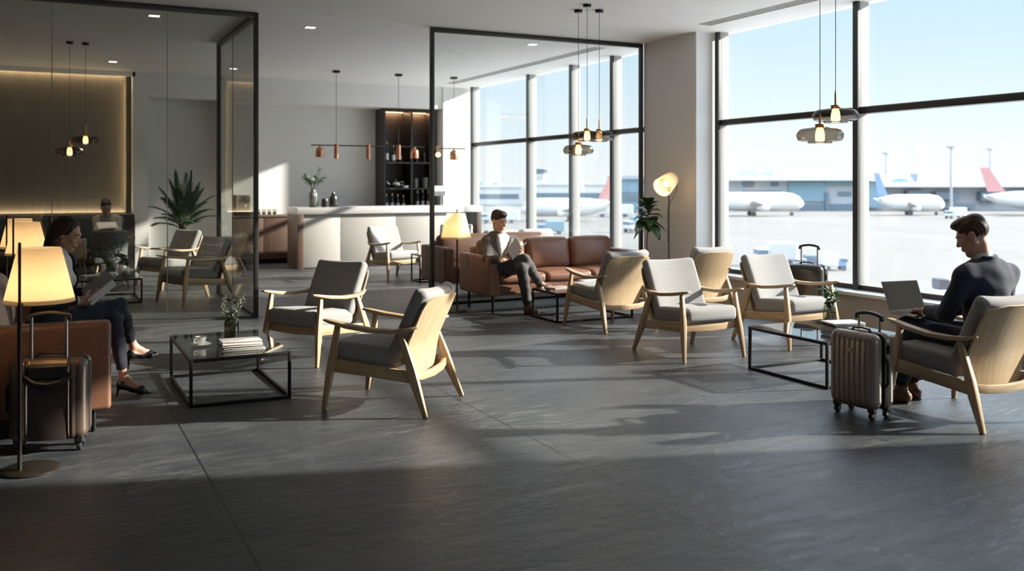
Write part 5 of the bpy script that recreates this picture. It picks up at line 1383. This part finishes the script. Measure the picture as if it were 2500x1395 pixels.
def plane(lab, px, d, yaw, L, rad, tail, z0=1.7):
    t = ext('airliner', lab, 'airplane', px, d, 'parked airliners', yaw)
    secs = []
    for u, f, dz in ((0, .04, .35), (.03, .25, .32), (.10, .55, .22), (.25, .92, .05), (.38, 1, 0), (.80, 1, 0), (.90, .88, -.04), (.96, .62, -.14), (.99, .28, -.22), (1, .05, -.24)):
        secs.append([(L*(u - .5), rad*f*math.cos(a), z0 + rad + rad*dz + rad*f*math.sin(a)) for a in [2*PI*i/20 for i in range(20)]])
    MB().loft(secs).build('fuselage', M['plane'], t)
    zt = z0 + rad*1.9
    MB().loft([[(-L*.47, -.12, zt), (-L*.33, -.12, zt), (-L*.33, .12, zt), (-L*.47, .12, zt)], [(-L*.53, -.06, zt + rad*2.6), (-L*.46, -.06, zt + rad*2.6), (-L*.46, .06, zt + rad*2.6), (-L*.53, .06, zt + rad*2.6)]]).build('tail_fin', tail, t)
    for s in (-1, 1):
        MB().loft([[(.12*L, s*rad*.7, z0 + rad*.55), (-.06*L, s*rad*.7, z0 + rad*.55), (-.06*L, s*rad*.7, z0 + rad*.8), (.12*L, s*rad*.7, z0 + rad*.8)], [(-.12*L, s*L*.42, z0 + rad*1.15), (-.17*L, s*L*.42, z0 + rad*1.15), (-.17*L, s*L*.42, z0 + rad*1.2), (-.12*L, s*L*.42, z0 + rad*1.2)]]).build('wing', M['plane'], t)
        MB().loft([[(-.42*L, s*rad*.3, z0 + rad*1.3), (-.47*L, s*rad*.3, z0 + rad*1.3), (-.47*L, s*rad*.3, z0 + rad*1.4), (-.42*L, s*rad*.3, z0 + rad*1.4)], [(-.47*L, s*L*.16, z0 + rad*1.5), (-.50*L, s*L*.16, z0 + rad*1.5), (-.50*L, s*L*.16, z0 + rad*1.55), (-.47*L, s*L*.16, z0 + rad*1.55)]]).build('tailplane', M['plane'], t)
        MB().tube([(.10*L, s*L*.15, z0 + rad*.35), (.06*L, s*L*.15, z0 + rad*.35), (-.02*L, s*L*.15, z0 + rad*.4)], [rad*.30, rad*.34, rad*.2], 16).build('engine', M['plane'], t)
        MB().cyl((-.02*L, s*rad*.6, rad*.25), (-.02*L, s*rad*.6 + s*.3, rad*.25), rad*.25, rad*.25, 14).build('wheel', M['wheel'], t)
        MB().cyl((-.02*L, s*rad*.6, rad*.25), (-.02*L, s*rad*.5, z0 + rad*.4), .1, .1, 8).build('gear_leg', M['pole'], t)
    MB().cyl((.38*L, -.15, rad*.2), (.38*L, .15, rad*.2), rad*.2, rad*.2, 14).build('wheel', M['wheel'], t)
    MB().cyl((.38*L, 0, rad*.2), (.38*L, 0, z0 + rad*.4), .09, .09, 8).build('gear_leg', M['pole'], t)
    MB().box((.455*L, 0, z0 + rad*1.28), (.03*L, rad*1.0, rad*.2)).build('cockpit_window', M['term_d'], t)
plane('white airliner nose right, seen in the window left of the thick mullion', 1840, 172, R(4), 19, 1.75, M['plane_r'], .9)
plane('white airliner with blue tail fin parked before the terminal', 2222, 176, R(-6), 12.5, 1.62, M['plane_b'], .7)
plane('white airliner with red tail fin behind the man with the laptop', 2560, 176, R(-24), 22, 1.8, M['plane_r'], 1.0)
plane('white airliner parked across the apron, seen behind the clear partition', 1385, 150, R(176), 15, 1.5, M['plane_r'], .7)
for px, yt, d, lab in ((2163, 374, 255, 'leftmost of the three tall apron light masts'), (2322, 359, 195, 'tallest apron light mast in the right window'), (2417, 364, 255, 'rightmost of the three tall apron light masts')):
    t = ext('light_mast', lab, 'light mast', px, d, 'apron light masts')
    h = zz(yt, d)
    MB().cyl((0, 0, 0), (0, 0, h), .30, .16, 10).build('pole', M['pole'], t)
    MB().lathe([(0, 0), (.9, .05), (.95, .5), (.3, .7), (0, .7)], (0, 0, h - .3), 16).build('lamp_head', M['pole'], t)
d = 320; k = d/2262
t = ext('control_tower', 'white airport control tower seen past the partition', 'tower', 1320, d)
MB().tube([(0, 0, 0), (0, 0, zz(440, d))], [1.9, 1.5], 16).build('shaft', M['plane'], t)
MB().lathe([(1.5, 0), (2.6, 1.6), (2.6, 2.0), (0, 2.0)], (0, 0, zz(440, d)), 16).build('gallery', M['plane'], t)
MB().lathe([(2.2, 0), (2.7, 1.7), (0, 1.7)], (0, 0, zz(440, d) + 2.0), 16).build('cab', M['term_d'], t)
MB().lathe([(2.9, 0), (2.9, .35), (0, .5)], (0, 0, zz(440, d) + 3.7), 16).build('roof', M['term_g'], t)
def block(name, lab, px0, px1, d, y0, m, rm, dep=14, wm=None):
    k = d/2262; w = (px1 - px0)*k/2; h = zz(y0, d); t = ext(name, lab, 'building', (px0 + px1)/2, d)
    MB().b2(-w, w, 0, dep, 0, h).build('wall', m, t)
    MB().b2(-w - .3, w + .3, -.6, dep + .3, h, h + .7).build('roof', rm, t)
    MB().b2(-w*.9, w*.9, -.15, 0, h*.35, h*.62).build('window_band', wm or M['term_d'], t)
block('airport_hall', 'low white airport hall in the window beside the man in grey', 1100, 1275, 260, 458, M['term_w'], M['term_w'])
block('airport_pier', 'pale airport pier left of the control tower foot', 1290, 1480, 245, 452, M['term_w'], M['term_w'])
block('hangar', 'blue grey hangar behind the broad-leaved plant', 1502, 1640, 190, 438, M['term_b'], M['term_g'])
for px, d, s, lab in ((1216, 330, 5.0, 'left round tree crown on the far airport edge'), (1252, 365, 4.6, 'right round tree crown on the far airport edge'), (1165, 330, 5.2, 'dark tree crown beside the far window column')):
    t = ext('tree', lab, 'tree', px, d, 'trees on the airport edge')
    MB().cyl((0, 0, 0), (0, 0, 2.4), .4, .3, 8).build('trunk', M['bark'], t)
    mb = MB(); rn = random.Random(px)
    for i in range(9): mb.rbox((rn.uniform(-2, 2), rn.uniform(-2, 2), s - 1 + rn.uniform(-1.6, 1)), (2.6, 2.6, 2.2), 1.1)
    mb.build('crown', M['tree'], t)
def truck(lab, px, y, L, Hh, yaw, m1, m2, cab=.3, cat='truck', nm='service_truck'):
    d = 2262*H/(y - 446); t = ext(nm, lab, cat, px, d, 'apron vehicles', yaw)
    w = Hh*.8
    MB().rbox((L*cab/2, 0, Hh*.22 + Hh*.39), (L*(1 - cab), w, Hh*.78), Hh*.06).build('box_body', m1, t, ang=60)
    MB().rbox((-L/2 + L*cab/2, 0, Hh*.20 + Hh*.27), (L*cab*.98, w*.95, Hh*.54), Hh*.10).build('cab', m2, t, ang=60)
    MB().b2(-L*.501, -L/2 + L*cab*.8, -w*.485, w*.485, Hh*.48, Hh*.68).build('windscreen', M['term_d'], t)
    for x in (-L*.34, L*.3):
        for s in (-1, 1): MB().cyl((x, s*w*.42, Hh*.14), (x, s*w*.5, Hh*.14), Hh*.14, Hh*.14, 14).build('wheel', M['wheel'], t)
truck('white and lilac service truck outside left of the black suitcase', 1893, 648, 2.9, 1.75, R(3), M['lilac'], M['plane'])
truck('low dark baggage tractor outside beside the black suitcase handle', 1968, 655, 1.6, .95, R(8), M['term_d'], M['plane'], .45)
truck('white rounded van outside right of the black suitcase handle', 2035, 660, 1.7, 1.25, R(176), M['plane'], M['plane_b'], .35)
truck('white ground support truck parked by the blue-tailed airliner', 2332, 534, 3.4, 1.9, R(5), M['plane'], M['plane'], .3)
truck('dark blue tow truck seen below the broad-leaved plant', 1548, 568, 2.3, 2.0, R(20), M['term_b'], M['plane'], .4)
truck('blue van seen right of the man in grey', 1345, 572, 3.2, 1.6, R(4), M['term_b'], M['plane_b'], .3)
truck('white box truck far across the apron behind the sofa', 1500, 530, 6.5, 2.2, R(2), M['plane'], M['plane'], .25)
truck('white tanker truck across the apron near the far window', 1220, 545, 6.0, 2.0, R(-3), M['plane'], M['plane'], .25)
d = 2262*H/(735 - 446); t = ext('baggage_cart', 'white baggage cart with dark and orange cases outside by the laptop', 'cart', 2312, d, yaw=R(4))
MB().b2(-1.35, 1.35, -.7, .7, .40, .62).build('deck', M['plane'], t, .03)
MB().b2(-1.35, -1.28, -.7, .7, .62, 1.0).b2(1.28, 1.35, -.7, .7, .62, 1.0).build('end_board', M['plane'], t)
MB().rbox((-.35, 0, .90), (.55, .8, .55), .06).build('case', M['case_dk'], t)
MB().rbox((.30, 0, .88), (.50, .8, .50), .06).build('case', M['orange'], t)
for x in (-.9, .9):
    for s in (-1, 1): MB().cyl((x, s*.6, .22), (x, s*.7, .22), .22, .22, 14).build('wheel', M['wheel'], t)
    MB().b2(x - .3, x + .3, -.68, .68, .30, .40).build('axle_frame', M['term_g'], t)

# ================================================================= LIGHT
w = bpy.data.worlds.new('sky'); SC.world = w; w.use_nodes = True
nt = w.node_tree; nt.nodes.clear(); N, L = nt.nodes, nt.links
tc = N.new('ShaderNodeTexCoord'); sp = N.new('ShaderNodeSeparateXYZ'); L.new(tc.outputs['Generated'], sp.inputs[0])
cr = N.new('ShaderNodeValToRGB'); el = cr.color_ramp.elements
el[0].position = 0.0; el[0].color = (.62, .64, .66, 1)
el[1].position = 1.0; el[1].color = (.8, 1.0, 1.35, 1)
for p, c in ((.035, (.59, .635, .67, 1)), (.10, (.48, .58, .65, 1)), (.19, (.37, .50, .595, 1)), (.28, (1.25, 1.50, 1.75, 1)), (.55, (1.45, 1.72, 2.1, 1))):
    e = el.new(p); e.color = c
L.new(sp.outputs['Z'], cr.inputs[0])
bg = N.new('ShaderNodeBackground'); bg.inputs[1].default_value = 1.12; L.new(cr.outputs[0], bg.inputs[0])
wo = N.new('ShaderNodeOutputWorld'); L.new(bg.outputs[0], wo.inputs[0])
SUN_AZ = (.948, -.318); SUN_EL = R(21.5)
s = bpy.data.lights.new('sun', 'SUN'); s.energy = 8.6; s.angle = R(1.1); s.color = (1, .93, .82)
o = bpy.data.objects.new('sun', s); COL.objects.link(o)
v = Vector((SUN_AZ[0]*math.cos(SUN_EL), SUN_AZ[1]*math.cos(SUN_EL), math.sin(SUN_EL))); o.rotation_euler = v.to_track_quat('Z', 'Y').to_euler(); o.location = (30, -5, 15)
def area(name, loc, rot, sx, sy, e, col):
    l = bpy.data.lights.new(name, 'AREA'); l.shape = 'RECTANGLE'; l.size = sx; l.size_y = sy; l.energy = e; l.color = col
    o = bpy.data.objects.new(name, l); COL.objects.link(o); o.location = loc; o.rotation_euler = rot; return o
# warm LED strips of the lit wall: along the ceiling cove, the bench ledge and the right return
area('cove_light', (-2.2, 18.385, 3.60), (R(-3), 0, 0), 7.1, .03, 20, (1, .74, .44))
area('ledge_light', (-2.2, 18.385, 1.045), (R(183), 0, 0), 7.1, .03, 14, (1, .76, .48))
area('return_light', (1.44, 18.38, 2.3), (0, R(90), 0), 2.3, .03, 5, (1, .72, .40))
for x, y in ((1.20, 11.95), (1.04, 16.8), (3.10, 11.93), (6.38, 11.94), (3.01, 16.87)):
    l = bpy.data.lights.new('downlight', 'SPOT'); l.energy = 55; l.spot_size = R(95); l.spot_blend = .9; l.color = (1, .90, .76); l.shadow_soft_size = .05
    o = bpy.data.objects.new('downlight', l); COL.objects.link(o); o.location = (x, y, CE - .02)

# ================================================================= CAMERA
cd = bpy.data.cameras.new('camera'); cam = bpy.data.objects.new('camera', cd); COL.objects.link(cam)
cd.sensor_width = 36; cd.sensor_fit = 'HORIZONTAL'; cd.lens = 36*2262/2500; cd.shift_y = -(697.5 - 446)/2500
cd.clip_start = .05; cd.clip_end = 3000
cam.location = (0, 0, 1.6); cam.rotation_euler = (R(90), 0, -TH)
cd.dof.use_dof = True; cd.dof.focus_distance = 7.6; cd.dof.aperture_fstop = 1.7
SC.camera = cam
SC.view_settings.view_transform = 'Standard'; SC.view_settings.look = 'None'; SC.view_settings.gamma = 1
SC.view_settings.use_curve_mapping = False; SC.view_settings.exposure = 0.70
cy = SC.cycles
cy.use_denoising = True; cy.max_bounces = 10; cy.diffuse_bounces = 5; cy.glossy_bounces = 5; cy.transmission_bounces = 6
cy.transparent_max_bounces = 24; cy.sample_clamp_indirect = 6; cy.caustics_reflective = False; cy.caustics_refractive = False
cy.blur_glossy = .8
